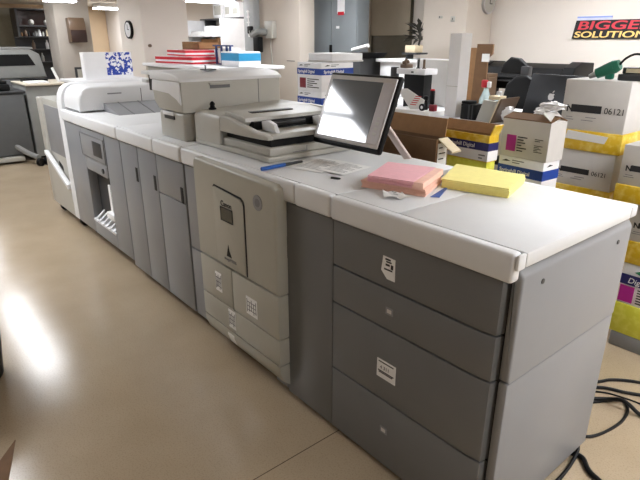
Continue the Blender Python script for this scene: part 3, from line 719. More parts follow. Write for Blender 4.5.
# ------------------------------------------------------------------ workbench and its clutter
t = T('workbench', 'white topped workbench behind the cartons covered with clutter', 'table', (-2.6, 3.75, 0))
part('bench_top', MB().box(-3.7, -1.65, 3.22, 4.25, .985, 1.015, .006), M_boxb, t)
for x in (-3.62, -1.73):
    for y in (3.3, 4.17): part('leg', MB().box(x-.03, x+.03, y-.03, y+.03, 0, .985), M_offw, t)
part('shelf', MB().box(-3.65, -1.7, 3.28, 4.2, .30, .325), M_offw, t)
t = T('desk_divider', 'white desk divider panel standing behind the tall folded board', 'panel', (-2.8, 3.9, 1.016))
part('panel', MB().box(-3.27, -2.90, 3.86, 3.90, 1.016, 1.40, .006), M_boxw, t)
part('foot', MB().box(-3.12, -3.04, 3.80, 3.86, 1.016, 1.03, .004), M_offw, t)
t = T('folded_board', 'tall narrow folded white board standing on the workbench', 'board', (-2.54, 3.42, 1.016))
part('panel', MB().prism([(-2.600, 3.40), (-2.50, 3.40), (-2.455, 3.46), (-2.46, 3.465), (-2.505, 3.406), (-2.600, 3.406)], 2, 1.016, 1.605), M_boxb, t)
part('crease', MB().box(-2.601, -2.50, 3.3985, 3.4005, 1.236, 1.239), M_offw, t)
# open black device left of the divider
t = T('desk_drawer_unit', 'white topped unit with black open front on the workbench', 'cabinet', (-3.1, 3.5, 1.016))
part('unit_body', MB().box(-3.08, -2.87, 3.46, 3.56, 1.016, 1.30, .004), M_black, t)
part('unit_top', MB().box(-3.15, -2.85, 3.44, 3.60, 1.30, 1.345, .006), M_boxb, t)
part('unit_badge', MB().box(-2.99, -2.965, 3.439, 3.4405, 1.313, 1.325), M_dark, t)
solo('mug', MB().lathe((-3.24, 3.52, 1.345-.329), [(.03, 0), (.034, .02), (.036, .33), (.03, .33), (.028, .30)], 18), M_dark, 'tall black cup beside the white topped unit', 'cup', (-3.24, 3.52, 1.016))
for i, (x, y) in enumerate(((-2.97, 3.50), (-2.92, 3.51))):
    solo('spool', MB().cyl((x, y, 1.345), (x, y, 1.415), .010).cyl((x, y, 1.345), (x, y, 1.351), .018), (M_dark, M_brownp)[i], ('dark upright spool on the white topped unit', 'brown upright spool on the white topped unit')[i], 'spool', (x, y, 1.345))
solo('parts_tray', MB().box(-3.13, -3.06, 3.46, 3.54, 1.345, 1.375, .004).blob((-3.11, 3.49, 1.385), .02, 1, 1, 1, 2, .3).blob((-3.085, 3.5, 1.392), .016, 1, 1, 1, 2, .3).box(-3.08, -3.065, 3.46, 3.47, 1.37, 1.42), M_brownp, 'small tray of brown odds and ends on the white topped unit', 'tray', (-3.1, 3.49, 1.345))
# papers on the bench
t = T('printed_leaflet', 'white leaflet with red print leaning on the workbench clutter', 'paper', (-2.85, 3.33, 1.016))
part('sheet', MB().prism([(-3.0, 1.195), (-2.90, 1.205), (-2.72, 1.13), (-2.73, 1.06), (-2.86, 1.05)], 1, 3.30, 3.303), M_paper, t)
mb = MB()
for i in range(5): mb.box(-2.86+i*.012, -2.80+i*.012, 3.2985, 3.30, 1.085+i*.016, 1.091+i*.016)
part('print', mb, M_red, t)
solo('paper_pad', MB().box(-3.02, -2.62, 3.24, 3.435, 1.016, 1.05, .002), M_paper, 'pad of white paper flat on the workbench before the black unit', 'paper', (-2.82, 3.34, 1.016))
t = T('stapler', 'red and black stapler standing upright by the folded board', 'stapler', (-2.66, 3.34, 1.05))
part('grip', MB().box(-2.69, -2.655, 3.32, 3.345, 1.10, 1.205, .008), M_black, t)
part('grip_end', MB().box(-2.688, -2.657, 3.321, 3.344, 1.198, 1.213, .006), M_red, t)
part('base', MB().box(-2.685, -2.63, 3.31, 3.35, 1.0505, 1.10, .008), M_dred, t)
t = T('tape_roll', 'black tape roll standing in front of the red stapler', 'tape', (-2.72, 3.3, 1.05))
part('roll', MB().cyl((-2.72, 3.272, 1.078), (-2.72, 3.290, 1.078), .027, n=26), M_black, t)
part('core', MB().cyl((-2.72, 3.2715, 1.078), (-2.72, 3.2735, 1.078), .012, n=20), M_boxb, t)
solo('ink_bottle', MB().lathe((-2.755, 3.36, 1.05), [(.018, 0), (.02, .004), (.02, .055), (.016, .06), (.016, .07), (.021, .075), (.021, .10), (.017, .105)], 16), M_black, 'small black bottle beside the red stapler', 'bottle', (-2.755, 3.36, 1.05))
t = T('pen_holder', 'black mesh pen holder beside the folded board', 'holder', (-2.35, 3.4, 1.016))
part('cup', MB().box(-2.425, -2.30, 3.36, 3.47, 1.016, 1.125, .004).box(-2.43, -2.36, 3.37, 3.46, 1.125, 1.145, .003), M_black, t)
part('ribs', MB().box(-2.36, -2.345, 3.357, 3.3605, 1.02, 1.12).box(-2.33, -2.32, 3.357, 3.3605, 1.02, 1.12), M_dark, t)
t = T('spray_bottle', 'clear spray bottle with red trigger behind the pen holder', 'bottle', (-2.36, 3.56, 1.016))
part('bottle_body', MB().lathe((-2.36, 3.56, 1.016), [(.04, 0), (.045, .01), (.045, .13), (.03, .17), (.018, .20), (.018, .215)], 20), M_clear, t)
part('trigger_head', MB().box(-2.40, -2.355, 3.545, 3.575, 1.231, 1.285, .008), M_red, t)
part('nozzle', MB().box(-2.352, -2.325, 3.548, 3.572, 1.231, 1.275, .006), M_boxb, t)
t = T('water_bottle', 'small clear bottle with white cap right of the spray bottle', 'bottle', (-2.26, 3.58, 1.016))
part('bottle_body', MB().lathe((-2.26, 3.58, 1.016), [(.032, 0), (.035, .01), (.035, .12), (.02, .15), (.016, .17)], 18), M_clear, t)
part('cap', MB().cyl((-2.26, 3.58, 1.186), (-2.26, 3.58, 1.21), .02), M_boxb, t)
t = T('file_holder', 'magazine holder filled with cream folders on the workbench', 'file holder', (-2.2, 3.42, 1.016))
part('case', MB().prism([(-2.29, 1.016), (-2.165, 1.016), (-2.13, 1.16), (-2.24, 1.165)], 1, 3.36, 3.40, .003), M_offw, t)
for i in range(3):
    part('folder', MB().prism([(-2.18+i*.012, 1.016), (-2.165+i*.012, 1.016), (-2.112+i*.016, 1.165+.01*i), (-2.126+i*.016, 1.165+.01*i)], 1, 3.345-i*.002, 3.56), (M_offw, M_manila, M_brownp)[i], t)
solo('sticky_notes', MB().box(-2.24, -2.15, 3.42, 3.5, 1.166, 1.19, .002), M_manila, 'cream pad of notes on the file holder', 'notepad', (-2.2, 3.46, 1.166))
crumple('plastic_bag', 'crumpled white plastic beside the file holder on the workbench', (-2.035, 3.37, 1.075), .05, .9, .8, 1.15)
# laptop
t = T('laptop', 'space grey laptop seen from behind, lid open, beside the cartons', 'laptop', (-1.86, 3.62, 1.016))
RL = Matrix.Translation((-1.87, 3.60, 1.19)) @ Matrix.Rotation(math.radians(-8), 4, 'Z') @ Matrix.Rotation(math.radians(-14), 4, 'X')
part('lid', MB().box(-.20, .20, -.006, .006, -.145, .155, .005, 3, M=RL), M_lap, t)
lg = MB().prism([(-.004, -.022), (-.015, -.018), (-.021, -.002), (-.017, .012), (-.006, .014), (0, .011), (.008, .014), (.016, .010), (.011, .002), (.017, -.006), (.011, -.019), (.004, -.022)], 1, -.0075, -.0058).prism([(0, .017), (.003, .027), (.011, .031), (.008, .021)], 1, -.0075, -.0058)
for v in lg.bm.verts: v.co = RL @ (v.co*1.25 if abs(v.co.y) > 1 else Vector((v.co.x*1.25+.0, v.co.y, v.co.z*1.25+.012)))
part('logo', lg, M_silver, t, 'pale fruit shaped logo')
part('deck', MB().box(-2.06, -1.69, 3.63, 3.88, 1.016, 1.032, .004), M_lap, t)
crumple('plastic_bag', 'crumpled white plastic in front of the laptop', (-1.80, 3.40, 1.105), .055, 1.3, .9, .75)
solo('notebook', MB().box(-1.99, -1.70, 3.28, 3.50, 1.016, 1.045, .003), M_cardd, 'brown covered notebook under the white plastic before the laptop', 'notebook', (-1.87, 3.39, 1.016))
# black chair behind bench
t = T('office_chair', 'black office chair with rounded back behind the workbench', 'chair', (-2.45, 4.5, 0))
part('backrest', MB().prism([(-2.72, .80), (-2.735, 1.05), (-2.70, 1.20), (-2.62, 1.27), (-2.52, 1.28), (-2.43, 1.23), (-2.39, 1.10), (-2.40, .80)], 1, 4.36, 4.43, .025, 4), M_black, t)
part('headrest', MB().prism([(-2.84, 1.28), (-2.82, 1.36), (-2.75, 1.42), (-2.66, 1.41), (-2.58, 1.35), (-2.55, 1.28)], 1, 4.46, 4.52, .02, 3), M_black, t)
part('seat', MB().box(-2.80, -2.32, 4.42, 4.86, .46, .54, .03, 3), M_black, t)
part('column', MB().cyl((-2.56, 4.64, .06), (-2.56, 4.64, .46), .03), M_dark, t)
part('spine', MB().box(-2.60, -2.52, 4.40, 4.46, .50, 1.35, .01), M_dark, t)
for k in range(5):
    a = 2*PI*k/5
    part('leg', MB().tube([(-2.56, 4.64, .09), (-2.56+.28*math.cos(a), 4.64+.28*math.sin(a), .06)], .02, smooth=False).cyl((-2.56+.28*math.cos(a), 4.64+.28*math.sin(a)-.015, .03), (-2.56+.28*math.cos(a), 4.64+.28*math.sin(a)+.015, .03), .03, n=14), M_black, t)
# cardboard sheets
for i, (x0, x1, y, z1, m, lab) in enumerate(((-3.36, -3.14, 4.62, 1.49, M_card, 'brown cardboard sheet behind the folded board, shorter of two'),)):
    solo('cardboard_sheet', MB().box(x0, x1, y, y+.02, 0, z1), m, lab, 'cardboard', ((x0+x1)/2, y, 0))
t = T('cardboard_sheet', 'tall brown cardboard sheet with white label by the pillar', 'cardboard', (-3.1, 4.55, 0))
part('sheet', MB().prism([(-3.20, 0), (-3.0, 0), (-3.03, 1.40), (-2.985, 1.44), (-2.985, 1.525), (-3.155, 1.525)], 1, 4.54, 4.56), M_cardd, t)
part('label_sticker', MB().box(-3.09, -3.01, 4.536, 4.54, 1.37, 1.44), M_paper, t)
# wide format printer against the back wall
t = T('plotter', 'long black wide format plotter in front of the back wall', 'plotter', (-3.05, 5.45, 0))
part('plotter_body', MB().prism([(5.25, 1.08), (5.22, 1.16), (5.28, 1.29), (5.40, 1.335), (5.62, 1.33), (5.66, 1.08)], 0, -3.62, -2.55, .012, 3), M_black, t)
part('plotter_cover', MB().prism([(5.215, 1.19), (5.268, 1.292), (5.262, 1.297), (5.208, 1.195)], 0, -3.50, -2.66), M_black, t)
part('end_cap', MB().prism([(5.24, 1.06), (5.20, 1.16), (5.26, 1.31), (5.40, 1.36), (5.64, 1.35), (5.68, 1.06)], 0, -2.66, -2.54, .015, 3), M_black, t)
part('end_cap', MB().prism([(5.24, 1.06), (5.20, 1.16), (5.26, 1.31), (5.40, 1.35), (5.64, 1.34), (5.68, 1.06)], 0, -3.64, -3.52, .015, 3), M_black, t)
part('paper_edge', MB().box(-3.40, -2.74, 5.20, 5.24, 1.155, 1.165), M_dark, t)
for x in (-3.5, -2.68):
    part('leg', MB().box(x-.03, x+.03, 5.40, 5.48, .05, 1.08, .006).box(x-.03, x+.03, 5.20, 5.72, 0, .05, .006), M_dark, t)
solo('storage_bench', MB().box(-4.0, -3.30, 5.0, 5.16, 0, 1.20, .006).box(-4.0, -3.30, 4.98, 5.16, 1.20, 1.235, .004), M_brownp, 'brown bench end beside the black plotter', 'bench', (-3.65, 5.08, 0))
solo('pen', MB().cyl((-3.50, 5.03, 1.2355), (-3.54, 5.02, 1.36), .010, .014), M_black, 'thick black pen propped beside the plotter', 'pen', (-3.52, 5.03, 1.235))

# sign on the back wall
t = T('wall_sign', 'red and yellow BIGGER SOLUTIONS sign with blue strip on the white wall', 'sign', (-2.5, 5.99, 1.66))
part('backing', MB().prism([(-2.985, 1.570), (-2.07, 1.570), (-2.04, 1.752), (-2.96, 1.752)], 1, 5.985, 5.999), M_ink, t)
part('blue_strip', MB().box(-2.955, -2.60, 5.985, 5.999, 1.775, 1.79), M_lilac, t)
part('pale_strip', MB().box(-2.955, -2.60, 5.988, 5.999, 1.753, 1.775), mat('pale sign enamel', (214, 216, 236), .5), t)
lettering(t, 'BIGGER', (-2.945, 5.9835, 1.664), .112, mat('sign red enamel', (214, 66, 80), .45), bold=.002, shear=.12, depth=.003, sx=1.95)
lettering(t, 'SOLUTIONS', (-2.965, 5.9835, 1.585), .084, M_gold, bold=.0015, shear=.10, depth=.003, sx=1.74)
# round wall clock by the pillar, half hidden
t = T('wall_clock', 'round silver clock on the white wall beside the grey pillar', 'clock', (-3.99, 5.7, 1.955))
part('rim', MB().cyl((-3.999, 5.87, 1.955), (-3.965, 5.87, 1.955), .110, n=32), M_silver, t)
part('face', MB().cyl((-3.966, 5.87, 1.955), (-3.962, 5.87, 1.955), .092, n=32), M_offw, t)
part('hand', MB().box(-3.962, -3.959, 5.866, 5.874, 1.955, 2.02).box(-3.962, -3.959, 5.87, 5.92, 1.951, 1.959), M_ink, t)
for zz, yy in ((1.82, -4.32), (1.72, -4.32)): pass
t = T('wall_outlet', 'pair of small pale switches on the grey pillar', 'switch', (-4.3, 5.495, 1.78))
part('switch_plate', MB().box(-4.40, -4.34, 5.492, 5.4995, 1.80, 1.83, .002).box(-4.22, -4.16, 5.492, 5.4995, 1.76, 1.82, .002), M_offw, t)
part('toggle', MB().box(-4.385, -4.375, 5.489, 5.492, 1.805, 1.825).box(-4.195, -4.185, 5.489, 5.492, 1.78, 1.80), M_dark, t)

# ------------------------------------------------------------------ cabinet, plant, pedestal
t = T('metal_cabinet', 'tall blue grey two door metal cabinet by the pillar', 'cabinet', (-5.7, 5.2, 0))
part('carcass', MB().box(-6.14, -5.27, 5.0, 5.20, 0, 2.2, .008), M_cab, t)
for x0, x1 in ((-6.13, -5.765), (-5.755, -5.28)):
    d = part('cabinet_door', MB().box(x0, x1, 4.985, 5.0, .08, 2.17, .004), M_cab, t)
part('latch', MB().box(-5.78, -5.735, 4.965, 4.985, 1.40, 1.50, .006), M_black, t)
part('warning_label', MB().box(-5.64, -5.50, 4.982, 4.985, 1.88, 2.05), M_boxb, t, 'white label with red foot')
part('label_foot', MB().box(-5.63, -5.51, 4.980, 4.982, 1.86, 1.90), M_red, t)
part('sticker', MB().box(-5.66, -5.60, 4.982, 4.985, 1.70, 1.73), M_boxb, t)
t = T('storage_crate', 'dark grey crate and tray beside the cabinet foot', 'crate', (-4.8, 4.7, 0))
part('crate_body', MB().box(-5.15, -4.75, 4.55, 4.9, 0, 1.36, .01), M_dark, t)
part('crate_tray', MB().prism([(-5.20, 1.36), (-4.72, 1.36), (-4.66, 1.42), (-5.24, 1.42)], 1, 4.53, 4.92, .006), M_black, t)
solo('rolled_paper', MB().cyl((-4.95, 4.62, 1.450), (-4.68, 4.62, 1.50), .022), M_paper, 'white paper roll lying on the dark crate', 'paper roll', (-4.8, 4.62, 1.421))
t = T('counter', 'white counter under the window carrying the dark plant', 'counter', (-4.5, 5.0, 0))
part('counter_body', MB().box(-4.66, -4.10, 4.80, 5.3, 0, 1.32, .006), M_boxb, t)
part('counter_top', MB().box(-4.70, -4.06, 4.76, 5.34, 1.32, 1.355, .006), M_boxb, t)
part('counter_plinth', MB().box(-4.64, -4.12, 4.785, 4.80, .0, .9, .002), M_offw, t)
t = T('planter', 'dark drooping plant in a cream box on the white counter', 'plant', (-4.32, 5.0, 1.356))
part('pot', MB().box(-4.40, -4.25, 4.93, 5.07, 1.425, 1.505, .008), M_manila, t)
part('saucer', MB().box(-4.42, -4.20, 4.90, 5.10, 1.405, 1.425, .004).box(-4.40, -4.37, 4.95, 5.05, 1.356, 1.405), M_dark, t)
stem = part('stem', MB().tube([(-4.26, 5.0, 1.50), (-4.24, 5.0, 1.60), (-4.28, 5.0, 1.70)], .012), M_leaf, t)
lf = MB()
for i in range(26):
    a = random.random()*2*PI; b = Vector((-4.26, 5.0, 1.55+.15*random.random()))
    d = Vector((math.cos(a)*.13-.09, math.sin(a)*.10, .03+.13*random.random()-.06*(i % 3)))
    p = b+d; s = d.cross(Vector((0, 0, 1))).normalized()*.022; m2 = b+d*.5+Vector((0, 0, .02))
    vs = [lf.bm.verts.new(q) for q in (b, m2+s, p, m2-s)]; lf.bm.faces.new(vs)
    vs = [lf.bm.verts.new(q+Vector((0, 0, -.003))) for q in (b, m2+s, p, m2-s)]; lf.bm.faces.new(vs[::-1])
part('foliage', lf, M_leaf, t)

# gadget on pillar 3
t = T('wall_phone', 'grey wall mounted device with dark handset and cord on the pillar', 'phone', (-6.5, 4.45, 1.62))
part('mount_plate', MB().box(-6.50, -6.32, 4.42, 4.5, 1.58, 1.80, .010), M_offw, t)
part('bracket', MB().tube([(-6.44, 4.44, 1.66), (-6.58, 4.38, 1.66), (-6.70, 4.37, 1.62), (-6.74, 4.37, 1.68)], .045), M_copierl, t)
part('handset', MB().box(-6.66, -6.52, 4.33, 4.41, 1.40, 1.60, .015, 3).box(-6.80, -6.70, 4.33, 4.38, 1.64, 1.74, .015), M_black, t)
part('cord', MB().tube([(-6.42, 4.47, 1.60), (-6.43, 4.47, 1.45), (-6.40, 4.47, 1.20), (-6.42, 4.48, .9)], .008), M_offw, t)
solo('rail_clips', MB().box(-6.86, -6.84, 4.39, 4.40, 1.60, 1.95).box(-6.875, -6.825, 4.385, 4.40, 1.92, 1.94).box(-6.875, -6.825, 4.385, 4.40, 1.85, 1.87).box(-6.875, -6.825, 4.385, 4.40, 1.78, 1.80).box(-6.875, -6.825, 4.385, 4.40, 1.71, 1.73), M_paper, 'white toothed rail strip on the grey raceway', 'rail', (-6.85, 4.4, 1.6))
solo('wall_slot', MB().box(-6.10, -5.93, 4.494, 4.4995, 1.295, 1.303), M_dark, 'thin dark slot cover low on the beige pillar', 'vent', (-6.0, 4.5, 1.3))

# ------------------------------------------------------------------ storage in the back room
t = T('storage_cabinet', 'white storage cabinet behind the inserter carrying red and blue boxes', 'cabinet', (-6.2, 3.2, 0))
part('carcass', MB().box(-7.05, -5.25, 2.95, 3.75, 0, 1.25, .006), M_offw, t)
part('top', MB().box(-7.10, -5.2, 2.90, 3.80, 1.25, 1.285, .006), M_boxb, t)
for x in (-7.0, -6.43, -5.86):
    d = part('cabinet_door', MB().box(x, x+.55, 2.93, 2.95, .08, 1.22, .004), M_offw, t)
    part('handle', MB().box(x+.46, x+.48, 2.915, 2.93, .7, .85), M_steel, d)
def redbox(label, c, w, d, h, rz, openb=False):
    t = T('flat_carton', label, 'box', c, None)
    x0, x1, y0, y1, z0, z1 = c[0]-w/2, c[0]+w/2, c[1]-d/2, c[1]+d/2, c[2], c[2]+h
    part('carton_body', MB().box(x0, x1, y0, y1, z0, z1, .004), M_boxb, t)
    part('red_stripe', MB().box(x0-.002, x1+.002, y0-.002, y1+.002, z1-h*.42, z1-.004).box(x0-.002, x1+.002, y0-.002, y1+.002, z0+.006, z0+h*.3), M_red, t, 'red printed stripes')
    part('red_panel', MB().prism([(x0+w*.62, y0), (x1, y0), (x1, y1), (x0+w*.40, y1)], 2, z1, z1+.002), M_red, t)
    t.rotation_euler.z = rz
redbox('red and white flat carton at the bottom of the red pile', (-6.46, 3.22, 1.286), .78, .40, .085, .15)
redbox('red and white flat carton on top of the red pile', (-6.40, 3.24, 1.374), .66, .36, .075, -.12)
t = T('cardboard_box', 'shallow open brown cardboard box on the red cartons', 'box', (-6.45, 3.40, 1.452))
x0, x1, y0, y1, z0, z1 = -6.68, -6.25, 3.28, 3.56, 1.452, 1.54
part('box_body', MB().box(x0, x1, y0, y0+.008, z0, z1-.02).box(x0, x1, y1-.008, y1, z0, z1+.03).box(x0, x0+.008, y0, y1, z0, z1).box(x1-.008, x1, y0, y1, z0, z1-.01).box(x0, x1, y0, y1, z0-.0005, z0+.008), M_card, t)
t = T('wire_rack', 'blue framed desk rack holding white sheets beside the red cartons', 'rack', (-5.82, 3.42, 1.286))
fr = MB()
for x in (-5.98, -5.86, -5.74, -5.66):
    fr.box(x-.01, x+.01, 3.36, 3.38, 1.286, 1.50)
fr.box(-6.05, -5.64, 3.36, 3.40, 1.49, 1.505).box(-5.99, -5.65, 3.36, 3.50, 1.286, 1.30)
part('frame', fr, mat('dark blue enamel', (30, 62, 120), .4), t)
for i in range(3): part('sheet_pack', MB().box(-5.97+i*.11, -5.88+i*.11, 3.385, 3.50, 1.30, 1.47), M_paper, t)
t = T('flat_carton', 'cyan and white box at the right end of the storage cabinet', 'box', (-5.43, 3.4, 1.286))
part('carton_body', MB().box(-5.615, -5.24, 3.22, 3.50, 1.286, 1.44, .004), M_boxb, t)
part('cyan_band', MB().box(-5.617, -5.238, 3.218, 3.502, 1.345, 1.425), M_cyan, t)
# shelf on the far wall with binders
t = T('wall_shelf', 'dark wall shelf in the back room carrying white binders', 'shelf', (-10.0, 5.85, 1.95))
part('shelf_board', MB().box(-10.75, -9.2, 5.72, 6.0, 1.935, 1.96), M_dark, t)
for x in (-10.6, -9.9, -9.4): part('bracket', MB().box(x-.012, x+.012, 5.75, 6.0, 1.80, 1.935), M_dark, t)
for i, (x0, x1, z1) in enumerate(((-10.22, -9.87, 2.28), (-9.80, -9.55, 2.25), (-9.53, -9.26, 2.22))):
    t = T('binder', ('large white binder, leftmost on the dark wall shelf', 'white binder, middle one on the dark wall shelf', 'white binder, at the pillar end of the dark wall shelf')[i], 'binder', ((x0+x1)/2, 5.86, 1.961), 'binders on the wall shelf')
    part('cover', MB().box(x0, x1, 5.74, 5.98, 1.961, z1, .006), M_boxb, t)
    part('spine_label', MB().box(x0+.05, x1-.05, 5.737, 5.74, 2.02, z1-.1), M_offw, t)
t = T('supply_shelf', 'white shelving with stacked supplies under the binder shelf', 'shelf', (-9.9, 5.6, 0))
part('upright', MB().box(-10.75, -10.70, 5.3, 5.98, 0, 1.93), M_boxb, t); part('upright', MB().box(-9.22, -9.17, 5.3, 5.98, 0, 1.93), M_boxb, t)
for z in (.4, .9, 1.35, 1.62): part('shelf_board', MB().box(-10.70, -9.22, 5.3, 5.98, z, z+.03), M_boxb, t)
sup = ((-10.6, .28, 1.38, .16, M_boxb, 'white supply box on the middle shelf, first from the wall corner'), (-10.28, .3, 1.38, .13, M_offw, 'pale supply box on the middle shelf, second from the wall corner'), (-9.95, .3, 1.38, .17, M_boxw, 'grey supply box on the middle shelf beside the brown one'), (-9.60, .33, 1.38, .22, M_card, 'brown box on the middle supply shelf'),
       (-10.6, .5, 1.65, .07, M_paper, 'low stack of white paper on the upper supply shelf'), (-10.05, .3, 1.65, .16, M_boxb, 'white box on the upper supply shelf below the binders'), (-9.7, .36, 1.65, .10, M_manila, 'cream box on the upper supply shelf'))
for x, w, z, h, m, lab in sup:
    solo('supply_box', MB().box(x, x+w, 5.42, 5.8, z+.0005, z+h, .004), m, lab, 'box', (x+w/2, 5.6, z), 'boxes on the supply shelving')

# clock on pillar 2
t = T('wall_clock', 'round white clock with black rim on the bright pillar', 'clock', (-7.62, 2.99, 1.69))
part('rim', MB().cyl((-7.62, 2.998, 1.69), (-7.62, 2.965, 1.69), .115, n=36), M_black, t)
part('face', MB().cyl((-7.62, 2.966, 1.69), (-7.62, 2.962, 1.69), .092, n=36), M_boxb, t)
part('hand', MB().box(-7.624, -7.616, 2.959, 2.962, 1.69, 1.755).box(-7.62, -7.575, 2.959, 2.962, 1.686, 1.694), M_ink, t)
solo('wall_switch', MB().cyl((-7.229, 3.08, 1.49), (-7.20, 3.08, 1.49), .02), M_brownp, 'small brown round switch on the side of the clock pillar', 'switch', (-7.22, 3.08, 1.49))
# dispenser
t = T('towel_dispenser', 'brown paper towel dispenser on the beige pillar', 'dispenser', (-9.0, 2.70, 1.5))
part('housing', MB().prism([(-8.999, 1.52), (-8.86, 1.53), (-8.845, 1.62), (-8.86, 1.80), (-8.90, 1.87), (-8.999, 1.87)], 1, 2.575, 2.815, .015, 3), M_brownp, t)
part('smoked_window', MB().prism([(-8.87, 1.525), (-8.852, 1.53), (-8.838, 1.62), (-8.846, 1.70), (-8.87, 1.70)], 1, 2.585, 2.805, .004), M_smoke, t)
# white-blue carton on a cabinet behind the stacker
t = T('side_cabinet', 'low white cabinet behind the far end of the printer', 'cabinet', (-6.1, 2.1, 0))
part('carcass', MB().box(-6.4, -5.95, 1.72, 2.45, 0, 1.14, .006), M_offw, t)
part('top', MB().box(-6.43, -5.9, 1.69, 2.48, 1.14, 1.17, .006), M_boxb, t)
t = T('paper_carton', 'white carton with blue printed pattern behind the stacker', 'box', (-6.1, 2.07, 1.171))
part('carton_body', MB().box(-6.12, -6.0, 1.84, 2.34, 1.171, 1.44, .004), M_boxb, t)
pm = mat_wrap('blue pattern print', (240, 240, 246), (34, 66, 170))
pm.node_tree.nodes['Noise Texture'].inputs['Scale'].default_value = 34
for n_ in pm.node_tree.nodes:
    if n_.type == 'VALTORGB': n_.color_ramp.interpolation = 'CONSTANT'; n_.color_ramp.elements[1].position = .5
    if n_.type == 'BUMP': n_.inputs['Strength'].default_value = 0
part('blue_print', MB().box(-6.0, -5.998, 2.06, 2.338, 1.21, 1.438), pm, t, 'blue and white printed panel')
t = T('picture_frame', 'small dark framed picture against the beige pillar base', 'frame', (-8.9, 2.68, 1.1))
part('frame', MB().box(-8.998, -8.97, 2.60, 2.90, .96, 1.17, .004), M_dark, t)
part('print', MB().box(-8.97, -8.967, 2.63, 2.87, .99, 1.14), M_offw, t)

# ------------------------------------------------------------------ far room at the left
t = T('office_copier', 'grey office copier with dark recess against the far shelf', 'copier', (-9.6, 1.5, 0))
part('cabinet', MB().box(-10.1, -9.35, .55, 2.20, 0, 1.02, .015), M_copier, t)
part('upper_unit', MB().prism([(.45, 1.02), (.45, 1.40), (.55, 1.43), (2.10, 1.43), (2.22, 1.36), (2.28, 1.02)], 0, -10.1, -9.33, .02, 3), M_copierl, t)
part('output_recess', MB().prism([(1.50, 1.20), (1.56, 1.36), (2.06, 1.36), (2.14, 1.20)], 0, -9.335, -9.322), M_black, t)
part('lid', MB().box(-10.08, -9.36, .5, 2.15, 1.431, 1.46, .01), M_copierl, t)
part('drawer', MB().box(-9.352, -9.335, .6, 1.4, .55, .80, .006), M_dark, t)
part('drawer', MB().box(-9.352, -9.335, .6, 1.4, .25, .52, .006), M_dark, t)
t = T('large_copier', 'large dark grey copier cabinet with stabiliser foot at the frame edge', 'copier', (-8.5, 1.1, 0))
part('cabinet', MB().box(-8.95, -8.12, .3, 1.66, .10, .90, .02, 3), M_copier, t)
part('worktop', MB().box(-8.97, -8.10, .28, 1.68, .90, .935, .01), M_dark, t)
part('control_box', MB().box(-8.6, -8.15, .9, 1.52, .936, 1.02, .02).box(-8.45, -8.2, 1.2, 1.50, 1.02, 1.06, .01), M_black, t)
part('foot_bar', MB().box(-8.18, -8.06, .3, 1.52, .03, .09, .01), M_offw, t)
part('stabiliser', MB().tube([(-8.15, 1.45, .22), (-7.95, 1.55, .14), (-7.75, 1.62, .11)], .035), M_copierl, t)
part('caster', MB().cyl((-7.74, 1.61, .05), (-7.70, 1.64, .05), .05).cyl((-7.76, 1.70, .05), (-7.72, 1.73, .05), .05), M_black, t)
t = T('copier_side_unit', 'warm grey side unit with pale top next to the large copier', 'cabinet', (-8.5, 1.95, 0))
part('cabinet', MB().box(-8.95, -8.18, 1.70, 2.18, .04, .985, .01), M_copierl, t)
part('worktop', MB().box(-8.98, -8.12, 1.69, 2.30, .985, 1.01, .006), M_beige, t)
part('foot', MB().box(-8.9, -8.3, 1.75, 2.1, 0, .04), M_black, t)
solo('paper_pile', MB().box(-8.55, -8.22, 1.76, 2.02, 1.0105, 1.03, .003), M_paper, 'pile of white paper on the pale topped side unit', 'paper', (-8.4, 1.9, 1.01))
solo('desk_tray', MB().box(-8.80, -8.60, 1.78, 2.1, 1.0105, 1.05, .004), M_black, 'black tray behind the white paper on the side unit', 'tray', (-8.7, 1.94, 1.01))
solo('white_tube', MB().cyl((-8.35, 2.18, 1.0105), (-8.40, 2.13, 1.20), .018), M_paper, 'slim white tube standing on the pale topped side unit', 'tube', (-8.38, 2.16, 1.01))
# tall dark rack between copier and pillar
t = T('tool_rack', 'tall dark rack with bottles between the grey copier and beige pillar', 'rack', (-11.5, 2.8, 0))
part('rack_back', MB().box(-11.9, -11.86, 2.45, 3.15, 0, 1.62), M_dark, t)
for z in (.4, .8, 1.15, 1.38, 1.6): part('rack_shelf', MB().box(-11.86, -11.55, 2.45, 3.15, z, z+.02), M_dark, t)
for i in range(5):
    y = 2.58+i*.12; z = (1.17, 1.4)[i % 2]+.0005
    solo('bottle', MB().lathe((-11.65, y, z), [(.03, 0), (.03, .10), (.012, .13), (.012, .16)], 12), (M_boxb, M_brownp, M_copierl)[i % 3], 'small bottle on the tall dark rack', 'bottle', (-11.65, y, z), 'bottles on the dark rack')
